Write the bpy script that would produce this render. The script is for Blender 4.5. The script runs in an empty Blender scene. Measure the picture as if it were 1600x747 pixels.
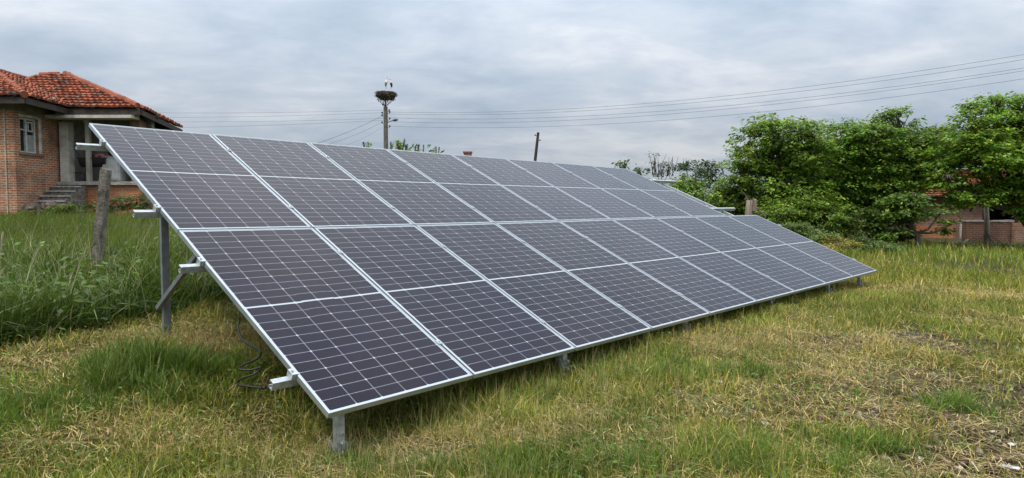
import bpy, math, random
import numpy as np
from math import radians as R, sin, cos, pi
random.seed(7); RNG = np.random.default_rng(11)
sc = bpy.context.scene
C = sc.collection
# ------------------------------------------------------------------ camera
F, PITCH, CAMZ = 1060.0, 0.05236, 1.5
cam_d = bpy.data.cameras.new('camera'); cam = bpy.data.objects.new('camera', cam_d); C.objects.link(cam)
cam.location = (0, 0, CAMZ); cam.rotation_euler = (pi/2-PITCH, 0, 0)
cam_d.sensor_fit = 'HORIZONTAL'; cam_d.sensor_width = 36.0; cam_d.lens = 36.0*F/1600
cam_d.clip_start = 0.05; cam_d.clip_end = 3000
sc.camera = cam
# ------------------------------------------------------------------ world, sun, exposure
SUN_EL, SUN_AZ = R(58), R(215)        # azimuth clockwise from +Y
world = bpy.data.worlds.new("World"); sc.world = world; world.use_nodes = True
nt = world.node_tree; nt.nodes.clear()
def N(t, kind, **kw):
    n = t.nodes.new(kind)
    for k, v in kw.items():
        if k.startswith('i_'):
            key = k[2:]; key = int(key) if key.isdigit() else key
            n.inputs[key].default_value = v
        else: setattr(n, k, v)
    return n
def MA(t, op, a, b=None, clamp=False):
    n = t.nodes.new('ShaderNodeMath'); n.operation = op; n.use_clamp = clamp
    for i, v in enumerate((a, b)):
        if v is None: continue
        if isinstance(v, (int, float)): n.inputs[i].default_value = v
        else: t.links.new(v, n.inputs[i])
    return n.outputs[0]
def MIX(t, fac, a, b, blend='MIX'):
    n = t.nodes.new('ShaderNodeMix'); n.data_type = 'RGBA'; n.blend_type = blend
    for i, v in ((0, fac), (6, a), (7, b)):
        if isinstance(v, (int, float)): n.inputs[i].default_value = v
        elif isinstance(v, tuple): n.inputs[i].default_value = (*v[:3], 1)
        else: t.links.new(v, n.inputs[i])
    return n.outputs[2]
def RAMP(t, fac, stops, interp='LINEAR'):
    n = t.nodes.new('ShaderNodeValToRGB'); cr = n.color_ramp; cr.interpolation = interp
    while len(cr.elements) < len(stops): cr.elements.new(0.5)
    for e, (p, c) in zip(cr.elements, stops):
        e.position = p; e.color = (*c, 1) if isinstance(c, tuple) else (c, c, c, 1)
    t.links.new(fac, n.inputs[0]); return n.outputs[0]
tc = N(nt, 'ShaderNodeTexCoord')
sky = N(nt, 'ShaderNodeTexSky', sky_type='NISHITA', sun_disc=False, sun_elevation=SUN_EL, sun_rotation=SUN_AZ, dust_density=2.0)
sep = N(nt, 'ShaderNodeSeparateXYZ'); nt.links.new(tc.outputs['Generated'], sep.inputs[0])
zc = MA(nt, 'MAXIMUM', sep.outputs[2], 0.0)
den = MA(nt, 'ADD', zc, 0.22)
cmb = N(nt, 'ShaderNodeCombineXYZ')
nt.links.new(MA(nt, 'DIVIDE', sep.outputs[0], den), cmb.inputs[0]); nt.links.new(MA(nt, 'DIVIDE', sep.outputs[1], den), cmb.inputs[1])
mp = N(nt, 'ShaderNodeMapping'); mp.inputs['Rotation'].default_value = (0, 0, R(-14)); mp.inputs['Scale'].default_value = (0.75, 1.05, 1); mp.inputs['Location'].default_value = (0.35, 0.2, 0)
nt.links.new(cmb.outputs[0], mp.inputs[0])
n1 = N(nt, 'ShaderNodeTexNoise', i_Scale=0.9, i_Detail=9.0, i_Roughness=0.52, i_Distortion=0.25); nt.links.new(mp.outputs[0], n1.inputs['Vector'])
n2 = N(nt, 'ShaderNodeTexNoise', i_Scale=3.2, i_Detail=9.0, i_Roughness=0.6, i_Distortion=0.3); nt.links.new(mp.outputs[0], n2.inputs['Vector'])
cl = MA(nt, 'ADD', MA(nt, 'MULTIPLY', n1.outputs[0], 0.62), MA(nt, 'MULTIPLY', n2.outputs[0], 0.38))
ccol = RAMP(nt, cl, [(0.37, (2.25, 2.8, 3.5)), (0.45, (2.75, 3.25, 3.95)), (0.53, (3.4, 3.8, 4.4)), (0.63, (4.6, 4.8, 5.15))])
gain = MA(nt, 'ADD', 0.90, MA(nt, 'MULTIPLY', MA(nt, 'POWER', zc, 1.3), 4.7))  # boost added to the upper sky, above the view, to light the ground
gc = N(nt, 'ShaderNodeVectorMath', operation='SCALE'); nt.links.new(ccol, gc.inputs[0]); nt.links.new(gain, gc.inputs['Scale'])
gw = MIX(nt, MA(nt, 'POWER', zc, 0.7, True), (1.0, 1.0, 1.0), (1.06, 1.0, 0.90)); gt = N(nt, 'ShaderNodeVectorMath', operation='MULTIPLY'); nt.links.new(gc.outputs[0], gt.inputs[0]); nt.links.new(gw, gt.inputs[1])   # warm tint added to the unseen upper sky, to warm the ground light
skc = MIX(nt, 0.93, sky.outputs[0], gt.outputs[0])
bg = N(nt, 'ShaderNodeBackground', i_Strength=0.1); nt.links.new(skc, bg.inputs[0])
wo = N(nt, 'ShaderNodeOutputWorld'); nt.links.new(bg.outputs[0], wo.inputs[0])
sd = bpy.data.lights.new('sun', 'SUN'); sd.energy = 1.5; sd.angle = R(10); sd.color = (1.0, 0.94, 0.84)
sun = bpy.data.objects.new('sun', sd); C.objects.link(sun)
sun.rotation_euler = (pi/2-SUN_EL, 0, pi-SUN_AZ)
sc.view_settings.view_transform = 'Standard'; sc.view_settings.look = 'None'; sc.view_settings.gamma = 1; sc.view_settings.use_curve_mapping = False
sc.view_settings.exposure = 0.42
sc.render.engine = 'CYCLES'
sc.cycles.max_bounces = 6; sc.cycles.diffuse_bounces = 3; sc.cycles.glossy_bounces = 3; sc.cycles.transmission_bounces = 4; sc.cycles.transparent_max_bounces = 6
sc.cycles.use_denoising = True
# ------------------------------------------------------------------ geometry of view
cp, sp = cos(PITCH), sin(PITCH)
def ray(px, py):
    x = (px-800)/F; u = -(py-373.5)/F
    return np.array([x, cp+u*sp, -sp+u*cp])
def at(px, py, Y):
    r = ray(px, py); return np.array([0, 0, CAMZ]) + r*(Y/r[1])
# terrain: measured spot heights, smoothly blended
SPOT = np.array([(0,2.5,0),(-3,3,.03),(3,3,-.06),(-1,4,0),(-.2,4.4,.04),(.5,5.35,.115),(1.8,6.75,.14),(3.2,8.2,.16),(4.7,9.8,.13),(6.3,11.4,.1),(-2.9,5.7,.38),(-3.2,7.4,.43),(-4.1,5.5,.33),
  (-6.5,10.6,.55),(-15,20.5,.85),(-13,22,1.1),(-20,20,.9),(-12,28,1.3),(5,4,-.06),(9,7,-.05),(10,12,0),(8,20,.05),(20,25,-.12),(12,25,0.02),(18,20,-.08),(-.5,8,.62),(2,11.5,.5),(0,20,.9),(6,16,.25),
  (-10,50,1.0),(40,30,-.1),(-40,20,1.),(60,90,.6),(-60,90,1),(0,120,.9),(-8,6,.5),(-10,3,.4),(0,-5,0),(12,0,-.05)], float)
def terrain(x, y):
    x = np.asarray(x, float); y = np.asarray(y, float)
    num = np.zeros_like(x); den_ = np.zeros_like(x)
    for sx, sy, sz in SPOT:
        r0 = 0.10*math.hypot(sx, sy)+0.15
        w = 1.0/((x-sx)**2+(y-sy)**2+r0*r0)**1.6
        num += w*sz; den_ += w
    d = np.hypot(x, y)
    b = 0.02*np.sin(x*2.3+1.1*np.sin(y*1.7))*np.cos(y*2.9+.7)+0.012*np.sin(x*6.1+y*3.3)*np.sin(y*7.3-x*2.0)
    return num/den_ + b*np.clip(1.2-d/40, 0, 1)
def ground_at(px, py):
    r = ray(px, py); o = np.array([0, 0, CAMZ]); t = 1.5
    while t < 200:
        p = o+r*t
        if p[2] < float(terrain(p[0], p[1])): break
        t *= 1.01
    return o+r*t
def gz(x, y): return float(terrain(np.array(x), np.array(y)))
def vnoise(x, y, s, seed=0):
    x = np.asarray(x)*s; y = np.asarray(y)*s
    i = np.floor(x).astype(np.int64); j = np.floor(y).astype(np.int64); fx = x-i; fy = y-j
    fx = fx*fx*(3-2*fx); fy = fy*fy*(3-2*fy)
    def h(a, b):
        v = (a*374761393+b*668265263+seed*974711) & 0x7fffffff
        v = ((v ^ (v >> 13))*1274126177) & 0x7fffffff
        return ((v ^ (v >> 16)) & 0xffff)/65535.0
    return (h(i, j)*(1-fx)+h(i+1, j)*fx)*(1-fy)+(h(i, j+1)*(1-fx)+h(i+1, j+1)*fx)*fy
def fbm(x, y, s, seed=0): return .5*vnoise(x, y, s, seed)+.3*vnoise(x, y, s*2.1, seed+1)+.2*vnoise(x, y, s*4.7, seed+2)
# ------------------------------------------------------------------ mesh helpers
class MB:
    def __init__(s): s.v = []; s.f = []; s.mi = []; s.uv = None; s.cols = []
    def add(s, vs, fs, mi=0, col=None):
        o = len(s.v); s.v.extend([tuple(float(c) for c in p) for p in vs]); s.f.extend([tuple(i+o for i in f) for f in fs]); s.mi.extend([mi]*len(fs))
        s.cols.extend([col if col is not None else (1, 1, 1)]*len(vs))
    def box(s, p0, p1, mi=0, col=None):
        x0, y0, z0 = p0; x1, y1, z1 = p1
        s.add([(x0,y0,z0),(x1,y0,z0),(x1,y1,z0),(x0,y1,z0),(x0,y0,z1),(x1,y0,z1),(x1,y1,z1),(x0,y1,z1)],
              [(0,3,2,1),(4,5,6,7),(0,1,5,4),(1,2,6,5),(2,3,7,6),(3,0,4,7)], mi, col)
    def obox(s, o, ax, ay, az, mi=0, col=None):      # corner o and three edge vectors
        o, ax, ay, az = map(np.asarray, (o, ax, ay, az))
        P = [o, o+ax, o+ax+ay, o+ay]; P += [p+az for p in P]
        s.add(P, [(0,3,2,1),(4,5,6,7),(0,1,5,4),(1,2,6,5),(2,3,7,6),(3,0,4,7)], mi, col)
    def tube(s, pts, rad, n=6, mi=0, cap=True, cols=None):
        pts = [np.asarray(p, float) for p in pts]
        if isinstance(rad, (int, float)): rad = [rad]*len(pts)
        o = len(s.v); a = None
        for i, p in enumerate(pts):
            d = pts[min(i+1, len(pts)-1)]-pts[max(i-1, 0)]; d = d/(np.linalg.norm(d)+1e-12)
            if a is None:
                a = np.cross(d, (0, 0, 1) if abs(d[2]) < .9 else (1, 0, 0))
            a = a-d*(a@d); a /= np.linalg.norm(a)+1e-12; b = np.cross(d, a)
            for k in range(n):
                t = 2*pi*k/n; s.v.append(tuple(p+rad[i]*(a*cos(t)+b*sin(t)))); s.cols.append(cols[i] if cols else (1, 1, 1))
        for i in range(len(pts)-1):
            for k in range(n):
                k2 = (k+1) % n; s.f.append((o+i*n+k, o+i*n+k2, o+(i+1)*n+k2, o+(i+1)*n+k)); s.mi.append(mi)
        if cap:
            s.f.append(tuple(o+k for k in range(n))[::-1]); s.mi.append(mi)
            e = o+(len(pts)-1)*n; s.f.append(tuple(e+k for k in range(n))); s.mi.append(mi)
    def build(s, name, mats, parent=None, smooth=False):
        me = bpy.data.meshes.new(name); me.from_pydata(s.v, [], s.f)
        mats = mats if isinstance(mats, (list, tuple)) else [mats]
        for m in mats: me.materials.append(m)
        if len(mats) > 1: me.polygons.foreach_set('material_index', s.mi)
        if smooth: me.polygons.foreach_set('use_smooth', [True]*len(s.f))
        if any(c != (1, 1, 1) for c in s.cols):
            ca = me.color_attributes.new('col', 'FLOAT_COLOR', 'POINT')
            ca.data.foreach_set('color', np.array([(*c, 1) for c in s.cols], np.float32).ravel())
        me.update()
        o = bpy.data.objects.new(name, me); C.objects.link(o)
        if parent is not None: o.parent = parent
        return o
def np_mesh(name, V, quads=None, tris=None, col=None, mat=None, parent=None, smooth=False):
    me = bpy.data.meshes.new(name)
    nq = 0 if quads is None else len(quads); ntz = 0 if tris is None else len(tris)
    me.vertices.add(len(V)); me.vertices.foreach_set('co', np.ascontiguousarray(V, np.float32).ravel())
    li = []; st = []; tot = []
    if nq: li.append(quads.ravel()); st.append(np.arange(nq)*4); tot.append(np.full(nq, 4))
    if ntz: li.append(tris.ravel()); st.append(nq*4+np.arange(ntz)*3); tot.append(np.full(ntz, 3))
    li = np.concatenate(li).astype(np.int32)
    me.loops.add(len(li)); me.loops.foreach_set('vertex_index', li)
    me.polygons.add(nq+ntz); me.polygons.foreach_set('loop_start', np.concatenate(st).astype(np.int32))
    if smooth: me.polygons.foreach_set('use_smooth', np.ones(nq+ntz, bool))
    me.update(calc_edges=True)
    if col is not None:
        ca = me.color_attributes.new('col', 'FLOAT_COLOR', 'POINT')
        ca.data.foreach_set('color', np.concatenate([col, np.ones((len(col), 1))], 1).astype(np.float32).ravel())
    if mat: me.materials.append(mat)
    o = bpy.data.objects.new(name, me); C.objects.link(o)
    if parent is not None: o.parent = parent
    return o
def tag(o, label=None, cat=None, group=None, kind=None):
    if label: o['label'] = label
    if cat: o['category'] = cat
    if group: o['group'] = group
    if kind: o['kind'] = kind
    return o
def empty(name, loc, label=None, cat=None, group=None):
    o = bpy.data.objects.new(name, None); C.objects.link(o); o.location = tuple(float(c) for c in loc); o.empty_display_size = .2
    return tag(o, label, cat, group)
def rel(mb, loc):           # move a mesh built in world space into its thing's own space
    l = np.asarray(loc, float); mb.v = [tuple(np.asarray(p)-l) for p in mb.v]; return mb
# ------------------------------------------------------------------ materials
def new_mat(name):
    m = bpy.data.materials.new(name); m.use_nodes = True
    t = m.node_tree; b = t.nodes['Principled BSDF']; return m, t, b
def mat(name, c1, c2=None, scale=8.0, rough=0.7, metal=0.0, bump=0.0, c3=None, detail=6.0, stretch=None, spec=0.5, bscale=None):
    m, t, b = new_mat(name)
    b.inputs['Roughness'].default_value = rough; b.inputs['Metallic'].default_value = metal; b.inputs['Specular IOR Level'].default_value = spec
    tcn = N(t, 'ShaderNodeTexCoord'); src = tcn.outputs['Object']
    if stretch:
        mpn = N(t, 'ShaderNodeMapping'); mpn.inputs['Scale'].default_value = stretch; t.links.new(src, mpn.inputs[0]); src = mpn.outputs[0]
    nz = N(t, 'ShaderNodeTexNoise', i_Scale=scale, i_Detail=detail, i_Roughness=.6); t.links.new(src, nz.inputs['Vector'])
    c2 = c2 or tuple(x*.75 for x in c1)
    stops = [(.35, c2), (.62, c1)] if c3 is None else [(.3, c2), (.5, c1), (.68, c3)]
    t.links.new(RAMP(t, nz.outputs[0], stops), b.inputs['Base Color'])
    t.links.new(MA(t, 'ADD', MA(t, 'MULTIPLY', nz.outputs[0], .25), rough-.12, True), b.inputs['Roughness'])
    if bump:
        nb = N(t, 'ShaderNodeTexNoise', i_Scale=bscale or scale*3, i_Detail=5.0); t.links.new(src, nb.inputs['Vector'])
        bp = N(t, 'ShaderNodeBump', i_Strength=bump, i_Distance=.02); t.links.new(nb.outputs[0], bp.inputs['Height']); t.links.new(bp.outputs[0], b.inputs['Normal'])
    return m
def attr_mat(name, rough=.6, trans=.0, spec=.3, noise=0.0, bump=0.0):
    m, t, b = new_mat(name); a = N(t, 'ShaderNodeVertexColor', layer_name='col'); col = a.outputs[0]
    if noise:
        tcn = N(t, 'ShaderNodeTexCoord'); nz = N(t, 'ShaderNodeTexNoise', i_Scale=14.0, i_Detail=5.0); t.links.new(tcn.outputs['Object'], nz.inputs['Vector'])
        col = MIX(t, noise, col, RAMP(t, nz.outputs[0], [(.3, .1), (.7, 1.0)]), 'MULTIPLY')
        if bump:
            bp = N(t, 'ShaderNodeBump', i_Strength=bump, i_Distance=.02); t.links.new(nz.outputs[0], bp.inputs['Height']); t.links.new(bp.outputs[0], b.inputs['Normal'])
    t.links.new(col, b.inputs['Base Color']); b.inputs['Roughness'].default_value = rough; b.inputs['Specular IOR Level'].default_value = spec
    if trans:
        tr = N(t, 'ShaderNodeBsdfTranslucent'); br = MIX(t, 1.0, col, (1.5, 1.5, .9), 'MULTIPLY'); t.links.new(br, tr.inputs[0])
        ms = N(t, 'ShaderNodeMixShader', i_0=trans); out = t.nodes['Material Output']
        t.links.new(b.outputs[0], ms.inputs[1]); t.links.new(tr.outputs[0], ms.inputs[2]); t.links.new(ms.outputs[0], out.inputs[0])
    return m
def brick_mat(name, c1, c2, mortar, dirt=(.12,.08,.06), bw=.25, bh=.075, ms=.014, dirt_amt=.5):
    m, t, b = new_mat(name); g = N(t, 'ShaderNodeNewGeometry')
    s3 = N(t, 'ShaderNodeSeparateXYZ'); t.links.new(g.outputs['Position'], s3.inputs[0])
    sn = N(t, 'ShaderNodeSeparateXYZ'); t.links.new(g.outputs['True Normal'], sn.inputs[0])
    fac = MA(t, 'GREATER_THAN', MA(t, 'ABSOLUTE', sn.outputs[0]), .6)
    u = MA(t, 'ADD', MA(t, 'MULTIPLY', s3.outputs[1], fac), MA(t, 'MULTIPLY', s3.outputs[0], MA(t, 'SUBTRACT', 1.0, fac)))
    cb = N(t, 'ShaderNodeCombineXYZ'); t.links.new(u, cb.inputs[0]); t.links.new(s3.outputs[2], cb.inputs[1])
    wn = N(t, 'ShaderNodeTexNoise', i_Scale=3.0, i_Detail=3.0); t.links.new(cb.outputs[0], wn.inputs['Vector'])
    vm = N(t, 'ShaderNodeVectorMath', operation='SCALE', i_Scale=.03); t.links.new(wn.outputs['Color'], vm.inputs[0])
    va = N(t, 'ShaderNodeVectorMath', operation='ADD'); t.links.new(cb.outputs[0], va.inputs[0]); t.links.new(vm.outputs[0], va.inputs[1])
    bt = N(t, 'ShaderNodeTexBrick', i_Scale=1.0); t.links.new(va.outputs[0], bt.inputs['Vector'])
    bt.inputs['Color1'].default_value = (*c1, 1); bt.inputs['Color2'].default_value = (*c2, 1); bt.inputs['Mortar'].default_value = (*mortar, 1)
    bt.inputs['Mortar Size'].default_value = ms; bt.inputs['Brick Width'].default_value = bw; bt.inputs['Row Height'].default_value = bh; bt.inputs['Mortar Smooth'].default_value = .3; bt.inputs['Bias'].default_value = -.1
    n = N(t, 'ShaderNodeTexNoise', i_Scale=1.3, i_Detail=7.0, i_Roughness=.65); t.links.new(g.outputs['Position'], n.inputs['Vector'])
    n5 = N(t, 'ShaderNodeTexNoise', i_Scale=22.0, i_Detail=3.0); t.links.new(g.outputs['Position'], n5.inputs['Vector'])
    c = MIX(t, MA(t, 'MULTIPLY', RAMP(t, n.outputs[0], [(.45, 0.0), (.68, 1.0)]), dirt_amt), bt.outputs[0], dirt)
    c = MIX(t, .45, c, RAMP(t, n5.outputs[0], [(.3, .3), (.7, 1.0)]), 'MULTIPLY')
    t.links.new(c, b.inputs['Base Color']); b.inputs['Roughness'].default_value = .9; b.inputs['Specular IOR Level'].default_value = .2
    bp = N(t, 'ShaderNodeBump', i_Strength=.7, i_Distance=.012, invert=True); t.links.new(bt.outputs['Fac'], bp.inputs['Height']); t.links.new(bp.outputs[0], b.inputs['Normal'])
    return m
M = {}
M['alu'] = mat('anodised_aluminium', (.50,.54,.57), (.41,.45,.48), 3, .42, .8)
M['galv'] = mat('galvanised_steel', (.48,.51,.53), (.34,.37,.39), 30, .5, .75, c3=(.58,.6,.61), detail=4)
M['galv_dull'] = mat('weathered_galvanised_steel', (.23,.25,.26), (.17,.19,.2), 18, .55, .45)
M['bolt'] = mat('zinc_bolts', (.5,.5,.5), (.3,.3,.3), 30, .4, .8)
M['black_plastic'] = mat('black_plastic', (.015,.015,.016), (.01,.01,.01), 10, .5)
M['white_plastic'] = mat('white_plastic', (.66,.66,.66), (.36,.34,.31), 24, .4)
M['concrete'] = mat('old_concrete', (.30,.28,.25), (.17,.16,.14), 9, .92, 0, .6, c3=(.40,.38,.34))
M['post_concrete'] = mat('lichen_concrete', (.15,.13,.105), (.045,.040,.032), 9, .95, 0, 1.0, c3=(.26,.235,.20))
M['plaster'] = mat('pale_plaster', (.54,.52,.46), (.33,.30,.25), 3.5, .9, 0, .2)
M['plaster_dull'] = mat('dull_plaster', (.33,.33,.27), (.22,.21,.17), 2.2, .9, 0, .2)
M['frieze'] = mat('weathered_render', (.24,.20,.16), (.13,.10,.08), 2.5, .95, 0, .4, stretch=(1, 1, 4))
M['brick'] = brick_mat('orange_brick', (.54,.185,.075), (.29,.098,.045), (.48,.38,.28), ms=.019, dirt=(.15,.085,.06), dirt_amt=.75)
M['brick_dull'] = brick_mat('old_red_brick', (.30,.125,.075), (.22,.10,.065), (.27,.235,.20), dirt_amt=.7)
M['brick_orange'] = brick_mat('bright_orange_brick', (.58,.20,.07), (.48,.14,.045), (.40,.28,.19), dirt_amt=.6, ms=.012)
M['soil_stone'] = mat('rubble_stone', (.19,.15,.115), (.07,.058,.045), 6, .95, 0, 1.0, c3=(.28,.235,.19))
M['dark_wood'] = mat('dark_old_wood', (.045,.034,.026), (.02,.016,.012), 6, .85, 0, .3)
M['grey_wood'] = mat('grey_old_wood', (.27,.22,.17), (.12,.095,.07), 5, .9, 0, .6, stretch=(6, 6, .6))
M['white_paint'] = mat('flaking_white_paint', (.62,.64,.62), (.42,.42,.38), 7, .6, 0, .3)
M['glass_dark'] = mat('window_glass', (.02,.025,.028), (.012,.015,.016), 3, .2)
M['dark_void'] = mat('dark_interior', (.012,.011,.01), (.008,.008,.007), 4, .9)
M['curtain'] = mat('curtain', (.32,.34,.33), (.22,.23,.23), 6, .9)
M['tile'] = attr_mat('clay_tile', .85, 0, .25, .45, .3)
M['leaf'] = attr_mat('tree_leaf', .5, .32, .35)
M['grass'] = attr_mat('grass_blade', .55, .25, .3)
M['straw'] = attr_mat('dry_straw', .8, .1, .2)
M['bark'] = mat('bark', (.11,.085,.065), (.05,.04,.03), 10, .95, 0, .9, stretch=(3, 3, .7))
M['feather'] = attr_mat('feathers', .8, 0, .2)
M['stick'] = mat('nest_sticks', (.10,.075,.055), (.045,.035,.028), 4, .95)
M['wire'] = mat('aged_cable', (.10,.105,.11), (.07,.07,.075), 4, .6, .3)
M['cloth_red'] = mat('faded_red_cloth', (.22,.06,.07), (.10,.035,.05), 9, .9, c3=(.36,.2,.22))
M['grey_metal'] = mat('dull_white_metal', (.33,.34,.34), (.22,.23,.24), 5, .6, .2)
M['pole'] = mat('pole_concrete', (.15,.135,.115), (.09,.08,.07), 5, .9, 0, .3)
# ------------------------------------------------------------------ ground zones (world metres)
def blob(px, py, rx, ry, k=1.0):
    p = ground_at(px, py); return (p[0], p[1], rx, ry, k)
DRY = [blob(*b) for b in [(1290,538,1.7,.55,.95),(1400,548,1.5,.5,.7),(1380,452,2.8,.9,.75),(1560,462,2.2,.6,.6),(1250,640,1.3,.4,.8),(1330,590,1.0,.45,.8),(320,690,.9,.35,.7),(600,712,.8,.28,.7),(760,690,.6,.25,.6),
   (270,535,.8,.5,.9),(160,565,.7,.35,.8),(120,700,.6,.25,.4),(900,640,.7,.3,.35),(440,545,.8,.6,.6),(1120,560,.8,.4,.3),(1500,590,1.2,.5,.4),(1010,700,.5,.2,.35),(1420,735,.6,.3,.5)]]
SOIL = [blob(*b) for b in [(1450,538,.9,.4,1),(1340,622,.8,.32,.9),(1595,640,.8,.85,1.25),(1585,730,.75,.5,1.1),(1190,572,.45,.22,.9),(1395,660,.6,.28,.75),(1480,590,.7,.3,.4),(1200,655,.4,.18,.6),(420,600,.35,.25,.4)]]
LUSH = [blob(*b) for b in [(225,585,.42,.35,1),(1500,640,.30,.22,1.2),(1185,588,.3,.12,1.0),(1480,400,8,3.5,.8),(1150,720,.8,.3,.6),(320,580,.5,.3,.6),(700,640,1.4,.4,.35),(60,640,.6,.3,.5),(860,735,.7,.25,.5),(1050,590,.9,.4,.4),(560,735,.3,.2,.3),(1340,700,.35,.15,.8)]]
def field(bl, x, y):
    o = np.zeros_like(x)
    for bx, by, rx, ry, k in bl: o = np.maximum(o, k*np.exp(-(((x-bx)/rx)**2+((y-by)/ry)**2)))
    return o
def masks(x, y):
    nse = fbm(x, y, 1.1, 3); n2_ = fbm(x, y, 3.7, 9)
    dry = np.clip(field(DRY, x, y)+(nse-.5)*1.1+(n2_-.5)*.8, 0, 1)
    soil = np.clip((field(SOIL, x, y)+(fbm(x, y, 2.3, 21)-.5)*1.3+(n2_-.5)*.6-.17)*2.4, 0, 1)
    lush = np.clip(field(LUSH, x, y)+(fbm(x, y, .8, 31)-.5)*.7, 0, 1)
    return dry, soil, lush
def tall_side(x, y):        # >0 inside the unmown strip beyond the mowing edge
    e = (-4.02+(y-5.4)*.44)+.28*(vnoise(x, y, 1.3, 5)-.5)+.12*(vnoise(x, y, 4., 6)-.5)
    return e-x
# ------------------------------------------------------------------ ground sheet
def axis(lo, hi, fine, step, grow, far0, far1):
    a = list(np.arange(lo, hi, step)); s = step; p = lo
    left = []
    while p > far0: s *= grow; p -= s; left.append(p)
    s = step; p = a[-1]; right = []
    while p < far1: s *= grow; p += s; right.append(p)
    return np.array(left[::-1]+a+right)
gx = axis(-7, 9, 0, .075, 1.07, -700, 700); gy = axis(2.4, 12, 0, .075, 1.07, -60, 1400)
GX, GY = np.meshgrid(gx, gy); fx_, fy_ = GX.ravel(), GY.ravel()
fz_ = terrain(fx_, fy_)
dry, soil, lush = masks(fx_, fy_)
near = np.clip(1.3-np.hypot(fx_, fy_)/22, 0, 1)
fz_ = fz_ + soil*near*(.08*(fbm(fx_, fy_, 5., 41)-.5)+.06*(vnoise(fx_, fy_, 11., 43)-.5)-.015)
th = (tall_side(fx_, fy_) > 0).astype(float)
base = np.array([.062,.054,.022])*np.ones((len(fx_), 1))
def lerp(a, b, k): return a*(1-k[:, None])+np.array(b)*k[:, None]
base = lerp(base, (.24,.175,.085), dry*.8)
base = lerp(base, (.035,.045,.012), lush*.6)
base = lerp(base, (.115,.080,.055), np.clip(soil*1.15, 0, 1)); base *= (1-.45*soil*(vnoise(fx_, fy_, 9., 47) > .55))[:, None]
base = lerp(base, (.05,.055,.022), th*.8)
nx_, ny_ = len(gx), len(gy)
ii = np.arange(ny_-1)[:, None]*nx_+np.arange(nx_-1)[None]
q = np.stack([ii, ii+1, ii+1+nx_, ii+nx_], -1).reshape(-1, 4)
mg, t, b = new_mat('field_soil'); a = N(t, 'ShaderNodeVertexColor', layer_name='col'); g = N(t, 'ShaderNodeNewGeometry')
na = N(t, 'ShaderNodeTexNoise', i_Scale=38.0, i_Detail=6.0, i_Roughness=.7); t.links.new(g.outputs['Position'], na.inputs['Vector'])
nb = N(t, 'ShaderNodeTexNoise', i_Scale=7.0, i_Detail=6.0, i_Roughness=.65); t.links.new(g.outputs['Position'], nb.inputs['Vector'])
c = MIX(t, .75, a.outputs[0], RAMP(t, na.outputs[0], [(.3, .35), (.55, 1.0), (.72, 1.0)]), 'MULTIPLY')
c = MIX(t, RAMP(t, nb.outputs[0], [(.52, 0.0), (.72, .4)]), c, (.085,.080,.03))
t.links.new(c, b.inputs['Base Color']); b.inputs['Roughness'].default_value = .95; b.inputs['Specular IOR Level'].default_value = .15
bp = N(t, 'ShaderNodeBump', i_Strength=.9, i_Distance=.03); t.links.new(na.outputs[0], bp.inputs['Height']); t.links.new(bp.outputs[0], b.inputs['Normal'])
ground = np_mesh('ground', np.stack([fx_, fy_, fz_], 1), quads=q, col=base, mat=mg, smooth=True); tag(ground, 'uneven field of mown grass, straw and bare soil', kind='structure')
# ------------------------------------------------------------------ solar array
G = np.array([[[-1.028,3.735,0.32],[-0.255,4.576,0.327],[0.525,5.418,0.333],[1.312,6.261,0.337],[2.104,7.103,0.342],[2.9,7.944,0.347],[3.7,8.784,0.353],[4.501,9.621,0.36],[5.305,10.455,0.369],[6.108,11.286,0.381]],
 [[-2.55,5.162,1.299],[-1.764,6.0,1.29],[-0.98,6.84,1.285],[-0.197,7.682,1.282],[0.588,8.524,1.282],[1.375,9.366,1.284],[2.165,10.208,1.286],[2.961,11.049,1.288],[3.762,11.887,1.289],[4.572,12.722,1.289]],
 [[-4.081,6.573,2.276],[-3.275,7.422,2.257],[-2.475,8.267,2.242],[-1.681,9.109,2.23],[-0.891,9.949,2.22],[-0.104,10.789,2.211],[0.679,11.629,2.202],[1.459,12.47,2.191],[2.237,13.315,2.178],[3.014,14.163,2.162]]])
EA = np.array([.68489, .72864, 0]); EB = np.array([-.66248, .62270, .41637]); EN = np.cross(EA, EB)
def surf(u, v, w=0.0):      # point on the array: u panels along, v rows up, w metres above the face
    i = int(np.clip(math.floor(u), 0, 8)); j = int(np.clip(math.floor(v), 0, 1)); fu, fv = u-i, v-j
    return (G[j,i]*(1-fu)+G[j,i+1]*fu)*(1-fv)+(G[j+1,i]*(1-fu)+G[j+1,i+1]*fu)*fv+EN*w
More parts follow.
